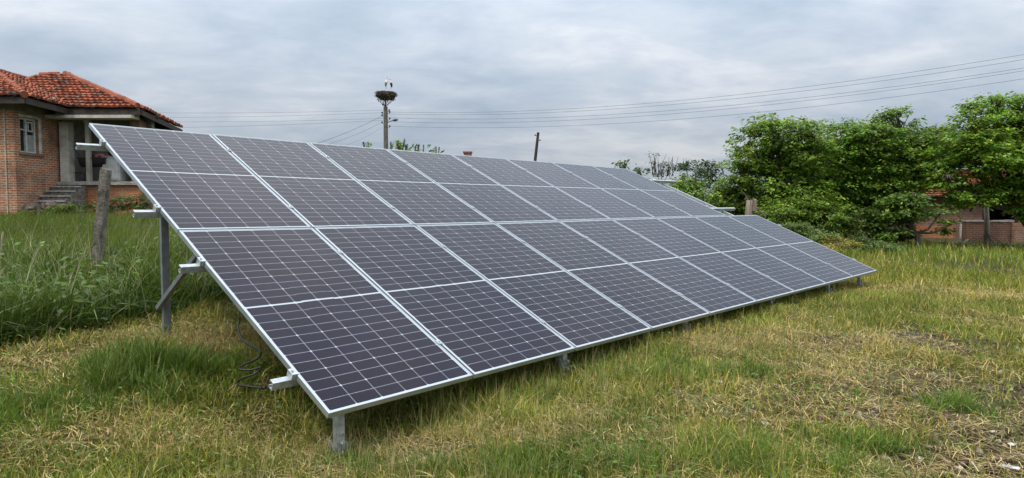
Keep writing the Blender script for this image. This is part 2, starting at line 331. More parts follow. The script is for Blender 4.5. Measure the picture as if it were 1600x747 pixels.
def cell_mat():
    m, t, b = new_mat('solar_cells')
    uvn = N(t, 'ShaderNodeUVMap', uv_map='UVMap'); s2 = N(t, 'ShaderNodeSeparateXYZ'); t.links.new(uvn.outputs[0], s2.inputs[0])
    U, V = s2.outputs[0], s2.outputs[1]          # metres on a 1.106 x 2.25 m glass
    def line(x, w):          # 1 on a line at integer x
        f = MA(t, 'ABSOLUTE', MA(t, 'SUBTRACT', MA(t, 'FRACT', MA(t, 'ADD', x, .5)), .5)); return MA(t, 'LESS_THAN', f, w), f
    cx = MA(t, 'DIVIDE', MA(t, 'SUBTRACT', U, .010), .181)       # six columns
    vv = MA(t, 'SUBTRACT', V, 1.125); va = MA(t, 'ABSOLUTE', vv)
    cy = MA(t, 'DIVIDE', MA(t, 'SUBTRACT', va, .0075), .0922)    # twelve half cells each way from the middle
    lu, fu = line(cx, .0060); lv, fv = line(cy, .0115)
    mid = MA(t, 'LESS_THAN', va, .0062)
    out = MA(t, 'MAXIMUM', MA(t, 'GREATER_THAN', MA(t, 'ABSOLUTE', MA(t, 'SUBTRACT', U, .553)), .541), MA(t, 'GREATER_THAN', va, 1.1135))
    cyh = MA(t, 'DIVIDE', cy, 2.0); fh = MA(t, 'ABSOLUTE', MA(t, 'SUBTRACT', MA(t, 'FRACT', MA(t, 'ADD', cyh, .5)), .5))
    dia = MA(t, 'LESS_THAN', MA(t, 'ADD', MA(t, 'MULTIPLY', fu, .181), MA(t, 'MULTIPLY', fh, .1844)), .0095)
    bb = N(t, 'ShaderNodeMath', operation='FRACT'); t.links.new(MA(t, 'MULTIPLY', cx, 10.0), bb.inputs[0])
    bus = MA(t, 'LESS_THAN', MA(t, 'ABSOLUTE', MA(t, 'SUBTRACT', bb.outputs[0], .5)), .035)
    white = MA(t, 'MAXIMUM', MA(t, 'MAXIMUM', lu, lv), MA(t, 'MAXIMUM', MA(t, 'MAXIMUM', mid, out), dia))
    # each cell its own faint tint
    cc = N(t, 'ShaderNodeCombineXYZ'); t.links.new(MA(t, 'FLOOR', cx), cc.inputs[0]); t.links.new(MA(t, 'FLOOR', MA(t, 'DIVIDE', MA(t, 'SUBTRACT', vv, .0), .0922)), cc.inputs[1])
    oi = N(t, 'ShaderNodeObjectInfo'); t.links.new(MA(t, 'MULTIPLY', oi.outputs['Random'], 37.0), cc.inputs[2])
    wn = N(t, 'ShaderNodeTexWhiteNoise', noise_dimensions='3D'); t.links.new(cc.outputs[0], wn.inputs[0])
    cell = RAMP(t, wn.outputs[0], [(0.0, (.0042,.0026,.0125)), (.6, (.0058,.0036,.0150)), (1.0, (.0070,.0048,.0200))])
    cell = MIX(t, MA(t, 'MULTIPLY', oi.outputs['Random'], .5), cell, (.0075,.0055,.0095))
    cell = MIX(t, MA(t, 'MULTIPLY', bus, .28), cell, (.12,.12,.14))
    col = MIX(t, white, cell, (.42,.445,.48))
    # thin dust film
    g = N(t, 'ShaderNodeNewGeometry'); dn = N(t, 'ShaderNodeTexNoise', i_Scale=1.7, i_Detail=6.0, i_Roughness=.65); t.links.new(g.outputs['Position'], dn.inputs['Vector'])
    col = MIX(t, RAMP(t, dn.outputs[0], [(.42, .0), (.8, .014)]), col, (.45,.42,.38))
    t.links.new(col, b.inputs['Base Color'])
    t.links.new(MA(t, 'ADD', .05, MA(t, 'MULTIPLY', dn.outputs[0], .10)), b.inputs['Roughness'])
    b.inputs['IOR'].default_value = 1.22; b.inputs['Sheen Weight'].default_value = .06; b.inputs['Sheen Roughness'].default_value = .35; b.inputs['Specular IOR Level'].default_value = .5
    return m
M['cells'] = cell_mat()
ORD = ['first','second','third','fourth','fifth','sixth','seventh','eighth','ninth']
def panel(i, j):
    c00, c10, c01, c11 = G[j,i], G[j,i+1], G[j+1,i], G[j+1,i+1]
    o = (c00+c10+c01+c11)/4
    ax = (c10-c00)+(c11-c01); W = np.linalg.norm(ax)/2; ax /= np.linalg.norm(ax)
    ay = (c01-c00)+(c11-c10); H = np.linalg.norm(ay)/2; n = np.cross(ax, ay); n /= np.linalg.norm(n)
    gap = .009
    def bil(s, t_): return ((c00*(1-s)+c10*s)*(1-t_)+(c01*(1-s)+c11*s)*t_)
    s0, t0 = gap/W, gap/H
    outer = [bil(s0,t0), bil(1-s0,t0), bil(1-s0,1-t0), bil(s0,1-t0)]
    lip = .010; s1, t1 = (gap+lip)/W, (gap+lip)/H
    inner = [bil(s1,t1), bil(1-s1,t1), bil(1-s1,1-t1), bil(s1,1-t1)]
    row = 'lower' if j == 0 else 'upper'; cnt = 9 if j == 0 else 8
    where = f'{ORD[i]} of {cnt} from the left end'
    if i == 0: where = 'at the left end, ' + ('over the short front leg' if j == 0 else 'nearest the brick house')
    if i == cnt-1: where = 'last at the right end, ' + ('reaching towards the open field' if j == 0 else 'beside the bare protruding rails')
    root = empty('solar_panel', o, f'solar panel in the {row} row, {where}', 'solar panel', 'solar panels of the ground array')
    fr = MB(); dn_ = -n*.035; tp = n*.0005
    P = [p+tp for p in outer]+[p+tp for p in inner]+[p+dn_ for p in outer]+[p-n*.006 for p in inner]
    fs = []
    for k in range(4):
        k2 = (k+1) % 4
        fs += [(k, k2, 4+k2, 4+k), (k2, k, 8+k, 8+k2), (4+k, 4+k2, 12+k2, 12+k)]
    fr.add(P, fs); rel(fr, o).build('frame', M['alu'], root)
    gl = MB(); gl.add([p-n*.0025 for p in inner], [(0, 1, 2, 3)]); gl.add([p-n*.006 for p in inner], [(3, 2, 1, 0)])
    go = rel(gl, o).build('cell_sheet', M['cells'], root)
    uv = go.data.uv_layers.new(name='UVMap')
    for k, (a_, b_) in enumerate([(0,0),(1.106,0),(1.106,2.25),(0,2.25),(0,2.25),(1.106,2.25),(1.106,0),(0,0)]): uv.data[k].uv = (a_, b_)
    # junction box under the glass
    jb = MB(); jb.obox(o-n*.03-ax*.05, ax*.1, ay*.06, n*.022); rel(jb, o).build('junction_box', M['black_plastic'], root)
for j in (1, 0):
    for i in range(9 if j == 0 else 8): panel(i, j)
# rack under the panels
RK = np.array([-.99, 3.8, 0.0])
rack = empty('mounting_rack', RK, 'galvanised steel rack with rails, posts and braces carrying the solar panels', 'rack')
def cchan(mb, p0, p1, up, side, w, h, th=.004, lip=.012):     # C profile from p0 to p1, top face on the line, open towards +side
    p0, p1 = np.asarray(p0), np.asarray(p1); d = p1-p0
    side = np.asarray(side)/np.linalg.norm(side); up = np.asarray(up)/np.linalg.norm(up)
    o = p0-side*w/2-up*h
    mb.obox(o, d, side*th, up*h)                                # web
    mb.obox(o+side*th+up*(h-th), d, side*(w-th), up*th)         # top flange
    mb.obox(o+side*th, d, side*(w-th), up*th)                   # bottom flange
    mb.obox(o+side*(w-th)+up*th, d, side*th, up*lip)
    mb.obox(o+side*(w-th)+up*(h-th-lip), d, side*th, up*lip)
RAILV = [.18, .79, 1.18, 1.79]
for v in RAILV:
    uend = 9.0 if v < 1 else 8.0
    mb = MB(); pl_ = {.18: .13, .79: .145, 1.18: .17, 1.79: .21}[v]; p0 = surf(0, v, -.037)-EA*pl_; seg = [p0]+[surf(u, v, -.037) for u in (0, 2, 4, 6, uend)]+[surf(uend, v, -.037)+EA*(1.15 if v > 1 else .12)]
    for a_, b_ in zip(seg[:-1], seg[1:]): cchan(mb, a_, b_, EN, EB, .041, .052)
    rel(mb, RK).build('rail', M['galv'], rack)
    for u, s in ((0.0, -1), (uend, 1)):     # end clamps gripping the outermost frames
        mb = MB(); q0 = surf(u, v, 0)+EA*s*(-.008 if s < 0 else .008)
        mb.obox(q0-EB*.03-EN*.036+EA*(s*.002), EA*s*.028, EB*.06, EN*.038)
        mb.obox(q0-EB*.03+EN*.002-EA*s*.012, EA*s*.042, EB*.06, EN*.005)
        c0 = q0+EA*s*.016+EN*.007; mb.tube([c0, c0+EN*.012], .008, 6)
        rel(mb, RK).build('clamp', M['galv'], rack)
    for i in range(1, int(uend)):           # middle clamps between neighbours
        mb = MB(); q0 = surf(i, v, .003); mb.obox(q0-EA*.02-EB*.025, EA*.04, EB*.05, EN*.005); mb.tube([q0+EN*.005, q0+EN*.014], .007, 6)
        rel(mb, RK).build('clamp', M['alu'], rack)
def post(mb, foot, top, s1, s2, w, d, th=.005):
    """upright C profile with the web across s1 and flanges along s2"""
    foot = np.asarray(foot); h = top-foot[2]; Z = np.array([0, 0, h])
    o = foot-s1*w/2-s2*d/2
    mb.obox(o, s1*w, s2*th, Z); mb.obox(o+s2*th, s1*th, s2*(d-th), Z); mb.obox(o+s2*th+s1*(w-th), s1*th, s2*(d-th), Z)
    mb.obox(o+s2*(d-th)+s1*th, s1*.014, s2*th, Z); mb.obox(o+s2*(d-th)+s1*(w-th-.014), s1*.014, s2*th, Z)
HB = np.array([EB[0], EB[1], 0]); HB /= np.linalg.norm(HB)
for k, u in enumerate((.14, 2.0, 3.75, 5.6, 7.38, 8.6)):
    vtop = 1.93
    seg = [surf(u, v, -.037-.052) for v in (.05, 1.0)]+[surf(min(u, 8.9), vtop, -.037-.052)]
    mb = MB()
    for a_, b_ in zip(seg[:-1], seg[1:]): cchan(mb, a_, b_, EN, EA, .05, .07)
    rel(mb, RK).build('rafter', M['galv'], rack)
    for vv_, nm in ((.045, 'front_post'), (1.31, 'rear_post')):
        p = surf(u, vv_, -.037-.052-.035); ft = p.copy(); ft[2] = gz(p[0], p[1])-.25
        mb = MB(); post(mb, ft, p[2]+.02, EA, HB, 0.054 if vv_ < 1 else .060, .042)
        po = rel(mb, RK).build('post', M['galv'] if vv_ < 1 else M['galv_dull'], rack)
        mb = MB()
        for dz in (.05, .11):
            mb = MB(); q0 = p-HB*.03+np.array([0, 0, -dz]); mb.tube([q0, q0-HB*.014], .010, 6); rel(mb, RK).build('bolt', M['bolt'], po)
        if vv_ < 1:     # splice plates splayed at the foot
            f0 = np.array([p[0], p[1], gz(p[0], p[1])+.10]); mb = MB()
            mb.obox(f0-EA*.04-HB*.04+np.array([0,0,-.07]), EA*.006, HB*.045, np.array([-.035,-.015,.10]))
            mb.obox(f0+EA*.034-HB*.03+np.array([0,0,-.07]), EA*.006, HB*.04, EA*.008+np.array([0,0,.06]))
            mb.tube([f0-HB*.03, f0-HB*.055], .012, 6); mb.tube([f0-HB*.03+np.array([0,0,-.06]), f0-HB*.055+np.array([0,0,-.06])], .012, 6)
            rel(mb, RK).build('foot_plate', M['galv'], rack)
    # brace from the rear post down-left up to the rafter
    pr = surf(u, 1.31, -.13); pb = np.array([pr[0], pr[1], pr[2]-.86])-EA*.045; pt = surf(u, .93, -.15)-EA*.045
    dv = (pt-pb)/np.linalg.norm(pt-pb); mb = MB(); cchan(mb, pb-dv*.06, pt, np.cross(EA, dv), EA, .034, .038)
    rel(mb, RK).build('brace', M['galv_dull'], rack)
# cable hanging out behind the front corner
cb = [at(375,500,5.0), at(372,512,4.95), at(378,530,4.9), at(392,540,4.85), at(407,548,4.8), at(403,560,4.8), at(380,570,4.85), at(375,577,4.8), at(392,578,4.8), at(408,574,4.8), at(398,584,4.75), at(376,592,4.75), at(372,600,4.75), at(390,604,4.72), at(410,606,4.7)]
mb = MB()
def smooth_path(P, n=4):
    P = [np.asarray(p) for p in P]; o = []
    for i in range(len(P)-1):
        p0, p1, p2, p3 = P[max(i-1,0)], P[i], P[i+1], P[min(i+2,len(P)-1)]
        for k in range(n):
            t = k/n; o.append(.5*((2*p1)+(-p0+p2)*t+(2*p0-5*p1+4*p2-p3)*t*t+(-p0+3*p1-3*p2+p3)*t**3))
    return o+[P[-1]]
cbz = []
for p in smooth_path(cb):
    p = p.copy(); p[2] = max(p[2], gz(p[0], p[1])+.07); cbz.append(p)
mb.tube(cbz, .0075, 6); mb.tube([cbz[-1], cbz[-1]+np.array([.03,0,.002])], [.012,.009], 8)
o = mb.build('cable', M['black_plastic'], None, True); tag(o, 'thin black cable looping down to the grass from under the array edge', 'cable')

# ------------------------------------------------------------------ roof tiles
def tile_slope(mb, A, B, T, clip, wv=.19, ln=.27, seed=0):
    """half round clay tiles on the plane through eave A->B and upper point T, kept inside clip(u, v)"""
    A, B, T = map(np.asarray, (A, B, T)); rr = random.Random(seed)
    e = (B-A); L = np.linalg.norm(e); e = e/L; s = (T-A)-e*((T-A)@e); Hh = np.linalg.norm(s); s = s/Hh; n = np.cross(e, s)
    if n[2] < 0: n = -n
    rows = int(Hh/ln)+2
    for r in range(rows):
        v = r*ln; off = rr.uniform(-.02, .02)
        u = -6.0
        while u < L+6:
            uu = u+off+rr.uniform(-.012, .012); vv = v+rr.uniform(-.025, .025)
            if clip(uu, vv, L, Hh):
                g = rr.random(); br = rr.uniform(.5, 1.15)
                c = (.40*br, .118*br, .058*br) if g < .68 else ((.24*br, .075*br, .042*br) if g < .88 else (.34*br, .17*br, .11*br))
                if rr.random() < .08: c = (.12, .09, .07)
                w0, w1 = wv*.44, wv*.54; lift = rr.uniform(.0, .02); tw = rr.uniform(-.015, .015); ring = []
                for vv_, wr, hh in ((vv-.05, w1, .06+lift), (vv+ln, w0, .0)):
                    for k in range(5):
                        a = pi*k/4; ring.append(A+e*(uu+wr*cos(a)+(tw if vv_ > vv else -tw))+s*vv_+n*(hh+wr*.95*sin(a)))
                mb.add(ring, [(k, k+1, k+6, k+5) for k in range(4)]+[(0, 4, 3, 2, 1)], 0, c)
            u += wv
    return e, s, n, L, Hh
def inside_poly(poly, p):
    x, y = p; r = False; j = len(poly)-1
    for i in range(len(poly)):
        if (poly[i][1] > y) != (poly[j][1] > y) and x < (poly[j][0]-poly[i][0])*(y-poly[i][1])/(poly[j][1]-poly[i][1])+poly[i][0]: r = not r
        j = i
    return r
def slope(mb, deck, poly3, seed=0, **kw):
    """poly3: eave corners first, then the upper corners"""
    P = [np.asarray(p, float) for p in poly3]; A, B = P[0], P[1]
    e = (B-A)/np.linalg.norm(B-A); T = P[2]; s = (T-A)-e*((T-A)@e); s /= np.linalg.norm(s); n = np.cross(e, s); n = n if n[2] > 0 else -n
    poly = [((p-A)@e, (p-A)@s) for p in P]
    tile_slope(mb, A, B, T, lambda u, v, L, H: inside_poly(poly, (u, v+.1)), seed=seed, **kw)
    k = len(P); top = [A+e*a+s*b_-n*.01 for a, b_ in poly]; bot = [p-n*.09 for p in top]
    deck.add(top+bot, [tuple(range(k)), tuple(range(2*k-1, k-1, -1))]+[(i, k+i, k+(i+1) % k, (i+1) % k) for i in range(k)])
# ------------------------------------------------------------------ brick house on the left
XW, YF, YP = -15.3, 21.0, 22.95          # right face of the wing, front of the wing, porch front
H0 = np.array([XW, YF, 0.9])
house = empty('brick_house', H0, 'old orange brick house with hipped clay tile roof and a raised porch', 'house')
FZ = 2.24; XR = -12.6                    # porch floor level and right end of the porch
TOPB = 4.36
mb = MB()
wz0, wz1, wy0, wy1 = 3.10, 4.20, 21.25, 22.06       # window opening in the wing's right wall
mb.box((-24, YF, .2), (XW-.3, YF+.3, TOPB))                                   # wing front
mb.box((XW-.3, YF, .2), (XW, wy0, TOPB)); mb.box((XW-.3, wy1, .2), (XW, YP+1.6, TOPB))
mb.box((XW-.3, wy0, .2), (XW, wy1, wz0)); mb.box((XW-.3, wy0, wz1), (XW, wy1, TOPB))
rel(mb, H0).build('wing_wall', M['brick'], house)
mb = MB(); mb.box((-24, YF+.02, TOPB), (XW-.32, YF+.3, 4.80)); mb.box((XW-.32, YF+.02, TOPB), (XW-.02, YP+.6, 4.80))
rel(mb, H0).build('frieze', M['frieze'], house)
# window
wf = MB(); x0, x1 = XW-.17, XW-.10
for (ya, yb, za, zb) in ((wy0,wy0+.05,wz0,wz1),(wy1-.05,wy1,wz0,wz1),(wy0+.05,wy1-.05,wz0,wz0+.05),(wy0+.05,wy1-.05,wz1-.06,wz1)): wf.box((x0, ya, za), (x1, yb, zb))
ym = (wy0+wy1)/2-.02
wf.box((x0-.005, ym-.035, wz0+.05), (x1+.012, ym+.035, wz1-.06))
wf.box((x0-.003, wy0+.05, wz0+.70), (x1+.005, ym-.035, wz0+.74))
win = rel(wf, H0).build('window', M['white_paint'], house)
mb = MB(); mb.box((XW-.16, wy0+.02, wz0+.02), (XW-.145, wy1-.02, wz1-.02)); rel(mb, H0).build('pane', M['glass_dark'], win)
mb = MB(); mb.box((XW-.125, ym+.08, wz1-.42), (XW-.09, wy1-.12, wz1-.38)); mb.box((XW-.125, ym+.08, wz1-.14), (XW-.09, wy1-.12, wz1-.10)); mb.box((XW-.125, ym+.08, wz1-.38), (XW-.09, ym+.12, wz1-.14)); mb.box((XW-.125, wy1-.16, wz1-.38), (XW-.09, wy1-.12, wz1-.14)); rel(mb, H0).build('vent_sash', M['white_paint'], win)
mb = MB(); mb.box((XW-.14, ym+.06, wz0+.05), (XW-.13, wy1-.07, wz0+.58)); rel(mb, H0).build('curtain', M['curtain'], win)
mb = MB(); mb.box((XW-.03, wy1+.003, wz0-.06), (XW+.012, wy1+.13, wz1+.06)); mb.box((XW-.03, wy0-.05, wz1+.003), (XW+.012, wy1, wz1+.09)); rel(mb, H0).build('window_surround', M['plaster'], house)
mb = MB(); mb.box((XW-.12, wy0-.08, wz0-.085), (XW+.06, wy1+.18, wz0-.003)); rel(mb, H0).build('sill', M['brick_dull'], house)
# thin pale pipe down the wing front
mb = MB(); px_ = at(8, 200, YF)[0]; mb.tube([(px_, YF-.03, 4.4), (px_, YF-.03, .9)], .012, 6); rel(mb, H0).build('wall_cable', M['plaster'], house)
# porch: base, floor slab, back wall, door, pillars
mb = MB(); mb.box((XW+.0, YP, .3), (XR, YP+.25, FZ-.12)); rel(mb, H0).build('porch_base', M['brick_orange'], house)
mb = MB(); mb.box((XW+.003, YP-.12, FZ-.118), (XR+.05, YP+1.75, FZ)); rel(mb, H0).build('porch_floor', M['concrete'], house)
YB = YP+1.6
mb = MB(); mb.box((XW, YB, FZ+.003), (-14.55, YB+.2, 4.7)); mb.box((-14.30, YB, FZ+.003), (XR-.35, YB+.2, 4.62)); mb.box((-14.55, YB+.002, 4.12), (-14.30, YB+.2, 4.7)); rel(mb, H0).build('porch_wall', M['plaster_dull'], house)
mb = MB(); mb.box((-14.55, YB+.08, FZ+.003), (-14.30, YB+.12, 4.12)); dr = rel(mb, H0).build('door', M['dark_wood'], house)
mb = MB(); mb.box((-13.45, YB-.03, FZ+.003), (-12.75, YB-.003, 4.2)); rel(mb, H0).build('door', M['dark_void'], house)
mb = MB(); mb.box((XW+.003, YP+.29, FZ+.003), (XW+.03, YB-.01, 4.5)); rel(mb, H0).build('plaster_lining', M['plaster'], house)
mb = MB(); mb.box((XW+.032, 23.45, 2.72), (XW+.045, 23.68, 3.80)); rel(mb, H0).build('door_pane', M['dark_void'], house)
xpl = at(94, 240, YP)[0]; mb = MB(); mb.box((xpl, YP-.02, FZ+.003), (xpl+.30, YP+.28, 4.22)); rel(mb, H0).build('pillar', M['plaster'], house)
xpc = at(133, 220, YP)[0]; mb = MB(); mb.box((xpc, YP, FZ+.003), (xpc+.13, YP+.13, 4.22)); mb.box((xpc-.03, YP-.03, 4.22), (xpc+.16, YP+.16, 4.30)); rel(mb, H0).build('pillar', M['plaster_dull'], house)
mb = MB(); mb.box((XW-.35, YP-.55, 4.30), (XR+.12, YP-.1, 4.40)); mb.box((XW+.003, YP-.06, 4.32), (XR, YP+.2, 4.55)); rel(mb, H0).build('porch_beam', M['plaster'], house)
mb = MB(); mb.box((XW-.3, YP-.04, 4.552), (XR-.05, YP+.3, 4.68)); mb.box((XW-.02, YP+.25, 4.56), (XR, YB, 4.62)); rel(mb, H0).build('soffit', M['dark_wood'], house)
# right flank, running back
mb = MB(); a_, b_ = np.array([XR-.12, YP+.4, .4]), np.array([-14.35, 28.4, .4]); dd = b_-a_; sd_ = np.cross(dd, (0,0,1)); sd_ /= np.linalg.norm(sd_)
mb.obox(a_, dd, -sd_*.3, np.array([0,0,4.0])); rel(mb, H0).build('side_wall', M['brick_dull'], house)
mb = MB(); mb.box((-24, 28.5, .4), (-14.5, 28.8, 4.5)); mb.box((-24, YF+.3, .4), (-23.7, 28.5, 4.9)); rel(mb, H0).build('rear_wall', M['brick_dull'], house)
# steps up to the porch
for k in range(4):
    mb = MB(); zt = FZ-.16*(k+1); mb.box((XW+.05, YP-.15-.27*(k+1), .5), (XW+1.0, YP-.15-.27*k, zt)); st = rel(mb, H0).build('step', M['post_concrete'], house); mb = MB(); mb.box((XW+.03, YP-.19-.27*(k+1), zt-.045), (XW+1.03, YP-.152-.27*(k+1), zt+.004)); rel(mb, H0).build('tread_edge', M['concrete'], st)
# roof
E1 = at(38,151,20.4); E0 = E1+np.array([-9.5,0,0]); E2 = at(106,169,22.55); E3 = at(219,170,22.55); E4 = at(284,202,28.2)
W1 = at(-10,112,23.6); W2 = at(47,129,25.6); W0 = W1+np.array([-7,0,0]); M1 = at(103,119,25.6); M2 = at(12,130,27.4); MB_ = at(160,150,30.)
roof_t, roof_d = MB(), MB()
slope(roof_t, roof_d, [E0, E1, W1, W0], 1)
slope(roof_t, roof_d, [E1, E2, W2, W1], 2)
def on_plane(px, py, P, Q_, S_):
    n_ = np.cross(Q_-P, S_-P); d_ = ray(px, py); o_ = np.array([0, 0, CAMZ]); return o_+d_*(((P-o_)@n_)/(d_@n_))
M2 = on_plane(64, 121, E2, E3, M1); M3 = on_plane(38, 131, E2, E3, M1)
slope(roof_t, roof_d, [E2, E3, M1, M2, M3], 3)
slope(roof_t, roof_d, [E3, E4, M1], 4)
roof_d.add([E4, M1, M2, M3, W2, W1, W0, np.array([-16.5,29.5,4.4]), np.array([-24.5,29.5,4.4])], [(0,7,1),(1,7,8,2),(2,8,3),(3,8,4),(4,8,6),(4,6,5)])
for (p, q_, dn_) in ((W2, W1, 1), (M3, M2, 1), (M2, M1, 1), (M1, E3, 1), (E1, W1, 1), (W1, W0, 1)):      # ridge and hip tiles
    d = q_-p; L = np.linalg.norm(d); d = d/L
    for k in range(int(L/.3)):
        s0 = p+d*(k*.3)+np.array([0,0,.07+.02*random.random()]); br = random.uniform(.7, 1.1)
        roof_t.tube([s0-d*.03, s0+d*.32], [.11, .095], 8, 0, True, [(.34*br,.105*br,.055*br)]*2)
rt = rel(roof_t, H0).build('roof', M['tile'], house)
rel(roof_d, H0).build('roof_deck', M['dark_wood'], rt)
mb = MB()
for (p, q_) in ((E0, E1), (E1, E2), (E2, E3), (E3, E4)):
    mb.obox(p+np.array([0,0,-.20]), q_-p, np.array([.02,.05,0]), np.array([0,0,.17]))
rel(mb, H0).build('fascia', M['dark_wood'], house)
mb = MB()
for dx in (-.05, .07):
    mb = MB(); p = at(105.5, 118, 25.6)+np.array([dx,0,0]); mb.tube([p-np.array([0,0,.1]), p+np.array([dx*.2,0,.07]), p+np.array([dx*.3,0,.13])], [.03,.035,.018], 6); rel(mb, H0).build('ridge_ornament', M['dark_wood'], house)
mb = MB(); p = at(89, 121, 26.0); mb.tube([p-np.array([.09,0,0]), p+np.array([.09,0,0])], [.06,.06], 8)
rel(mb, H0).build('ridge_ornament', M['dark_wood'], house)
# rubble wall in front of the steps
mb = MB(); rr = random.Random(4)
for k in range(130):
    p = at(rr.uniform(28, 102), 330, rr.uniform(21.2, 21.9)); x = p[0]; y = p[1]; z = 0.8+rr.random()*.72; s_ = rr.uniform(.06, .13)
    vs = [(x+s_*a*rr.uniform(.7,1.2), y+s_*.7*b_*rr.uniform(.7,1.2), z+s_*.6*c_*rr.uniform(.7,1.2)) for a in (-1,1) for b_ in (-1,1) for c_ in (-1,1)]
    mb.add(vs, [(0,1,3,2),(4,6,7,5),(0,4,5,1),(2,3,7,6),(0,2,6,4),(1,5,7,3)])
xa, xb = at(28,330,21.5)[0], at(102,330,21.5)[0]
mb.box((xa+.05, 21.25, .5), (xb-.05, 21.85, 1.42))
o = mb.build('rubble_wall', M['soil_stone']); tag(o, 'low crumbling rubble stone wall below the house steps', 'wall')
# barrel grill on the porch
gp = at(150, 283, YP+.35); gp[2] = FZ
grill = empty('barrel_grill', gp, 'black barrel grill on thin legs standing on the porch', 'grill')
mb = MB(); prof = []
for k in range(13):
    a = -pi*.02+pi*1.04*k/12; prof.append((-cos(a)*.25, -sin(a)*.30))
vs = []
for xx in (-.46, -.44, .44, .46): vs += [(xx, yy*(1 if abs(xx) < .45 else .93), .80+zz*(1 if abs(xx) < .45 else .93)) for yy, zz in prof]
fs = [(r*13+k, r*13+k+1, (r+1)*13+k+1, (r+1)*13+k) for r in range(3) for k in range(12)]+[tuple(range(13)), tuple(range(51, 38, -1))]
mb.add(vs, fs); mb.box((-.44,-.24,.795), (.44,.24,.80)); mb.tube([(-.46,-.26,.80),(.46,-.26,.80)], .018, 6); mb.tube([(-.46,.26,.80),(.46,.26,.80)], .018, 6); mb.tube([(-.46,-.26,.80),(-.46,.26,.80)], .018, 6); mb.tube([(.46,-.26,.80),(.46,.26,.80)], .018, 6)
mb.build('barrel', M['black_plastic'], grill)
for xx in (-.3, .3):
    for s_ in (-1, 1): mb = MB(); mb.tube([(xx, .03*s_, .52), (xx+.05*s_, .22*s_, 0)], .013, 6); mb.build('leg', M['black_plastic'], grill)
mb = MB(); mb.tube([(.46,0,.7),(.56,0,.74),(.56,0,.92)], .012, 6); mb.build('handle', M['black_plastic'], grill)
mb = MB(); rr = random.Random(5)
for k in range(16):
    c_ = np.array([rr.uniform(-.18,.38), rr.uniform(-.15,.15), .83+rr.random()*.06]); s_ = rr.uniform(.05,.1)
    mb.tube([c_-np.array([s_,0,0]), c_+np.array([0,0,s_*.5]), c_+np.array([s_,rr.uniform(-.05,.05),-.02])], [s_*.5, s_*.6, s_*.3], 6)
o = mb.build('cloth_bundle', M['cloth_red'], None, True); o.location = tuple(gp); tag(o, 'crumpled faded red cloths lying on top of the black barrel grill', 'cloth')
# pale metal cabinet and little stool on the porch
cpos = at(181, 283, YP+.45); cpos[2] = FZ+.002
mb = MB(); mb.box((-.30,-.25,.04), (.30,.25,.82)); mb.box((-.31,-.26,.823), (.31,.26,.85)); mb.box((-.26,-.27,.1), (.26,-.253,.76))
for sx in (-.25,.25): mb.box((sx-.03,-.2,0), (sx+.03,.2,.038))
o = mb.build('metal_cabinet', M['grey_metal']); o.location = tuple(cpos); tag(o, 'dull pale metal cabinet standing beside the barrel grill on the porch', 'cabinet')
spos = at(120, 283, YP+.3); spos[2] = FZ+.002
stool = empty('metal_stand', spos, 'low thin legged dark stand on the porch left of the barrel grill', 'stand')
mb = MB(); mb.tube([(-.2,-.12,.30),(.2,-.12,.30),(.2,.12,.30),(-.2,.12,.30),(-.2,-.12,.30)], .011, 6); mb.build('top_frame', M['black_plastic'], stool)
for sx, sy in ((-1,-1),(1,-1),(1,1),(-1,1)): mb = MB(); mb.tube([(sx*.2,sy*.12,.3),(sx*.15,sy*.16,0)], .010, 6); mb.build('leg', M['black_plastic'], stool)

# ------------------------------------------------------------------ fence posts and wire
pb = at(150, 414, 10.4); pt = at(165.5, 264, 10.3); pb[2] = gz(pb[0], pb[1])-.1
mb = MB(); d = pt-pb; nn = 9; w = .058
for k in range(nn+1):
    pass
ringv, fs = [], []
rr = random.Random(9)
for k in range(nn+1):
    c_ = pb+d*(k/nn); ww = w*(1.05-.1*k/nn)
    for sx, sy in ((-1,-1),(1,-1),(1,1),(-1,1)): ringv.append(c_+np.array([sx*ww+rr.uniform(-.006,.006), sy*ww+rr.uniform(-.006,.006), rr.uniform(-.004,.004) if k < nn else sx*-.02]))
for k in range(nn):
    for i in range(4): fs.append((k*4+i, k*4+(i+1) % 4, k*4+4+(i+1) % 4, k*4+4+i))
fs.append((nn*4, nn*4+1, nn*4+2, nn*4+3)); mb.add(ringv, fs)
o = mb.build('concrete_post', M['post_concrete']); tag(o, 'weathered square concrete fence post leaning in tall grass before the house', 'fence post')
def stake(px, py0, py1, Y, r, label, mt, name='fence_stake', lean=0):
    a_ = at(px, py0, Y); a_[2] = gz(a_[0], a_[1])-.1; b_ = at(px+lean, py1, Y)
    mb = MB(); pts = [a_+(b_-a_)*k/5+np.array([random.uniform(-.008,.008), random.uniform(-.008,.008), 0]) for k in range(6)]
    mb.tube(pts, [r*1.1, r, r*1.05, r*.95, r, r*.8], 8); o = mb.build(name, mt, None, True); tag(o, label, 'fence post'); return a_, b_
s1 = stake(4, 430, 362, 9.9, .018, 'thin grey wooden stake in tall grass at the far left', M['grey_wood'])
s2 = stake(1171, 360, 313, 14.6, .085, 'stubby pale fence post with a split top just beyond the array', M['grey_wood'], 'fence_post')
mb = MB(); top = at(1174, 314, 14.6)
mb.tube([at(1172,318,14.6), at(1163,302,14.55), at(1158,298,14.5)], [.012,.010,.008], 5); mb.tube([at(1174,318,14.6), at(1186,328,14.6), at(1196,338,14.6)], [.012,.012,.012], 5); mb.tube([at(1178,330,14.55), at(1180,313,14.55), at(1177,311,14.55)], [.05,.045,.02], 6)
o = mb.build('wire_scrap', M['grey_wood']); tag(o, 'bent stiff twig and wire caught on the stubby fence post', 'wire')
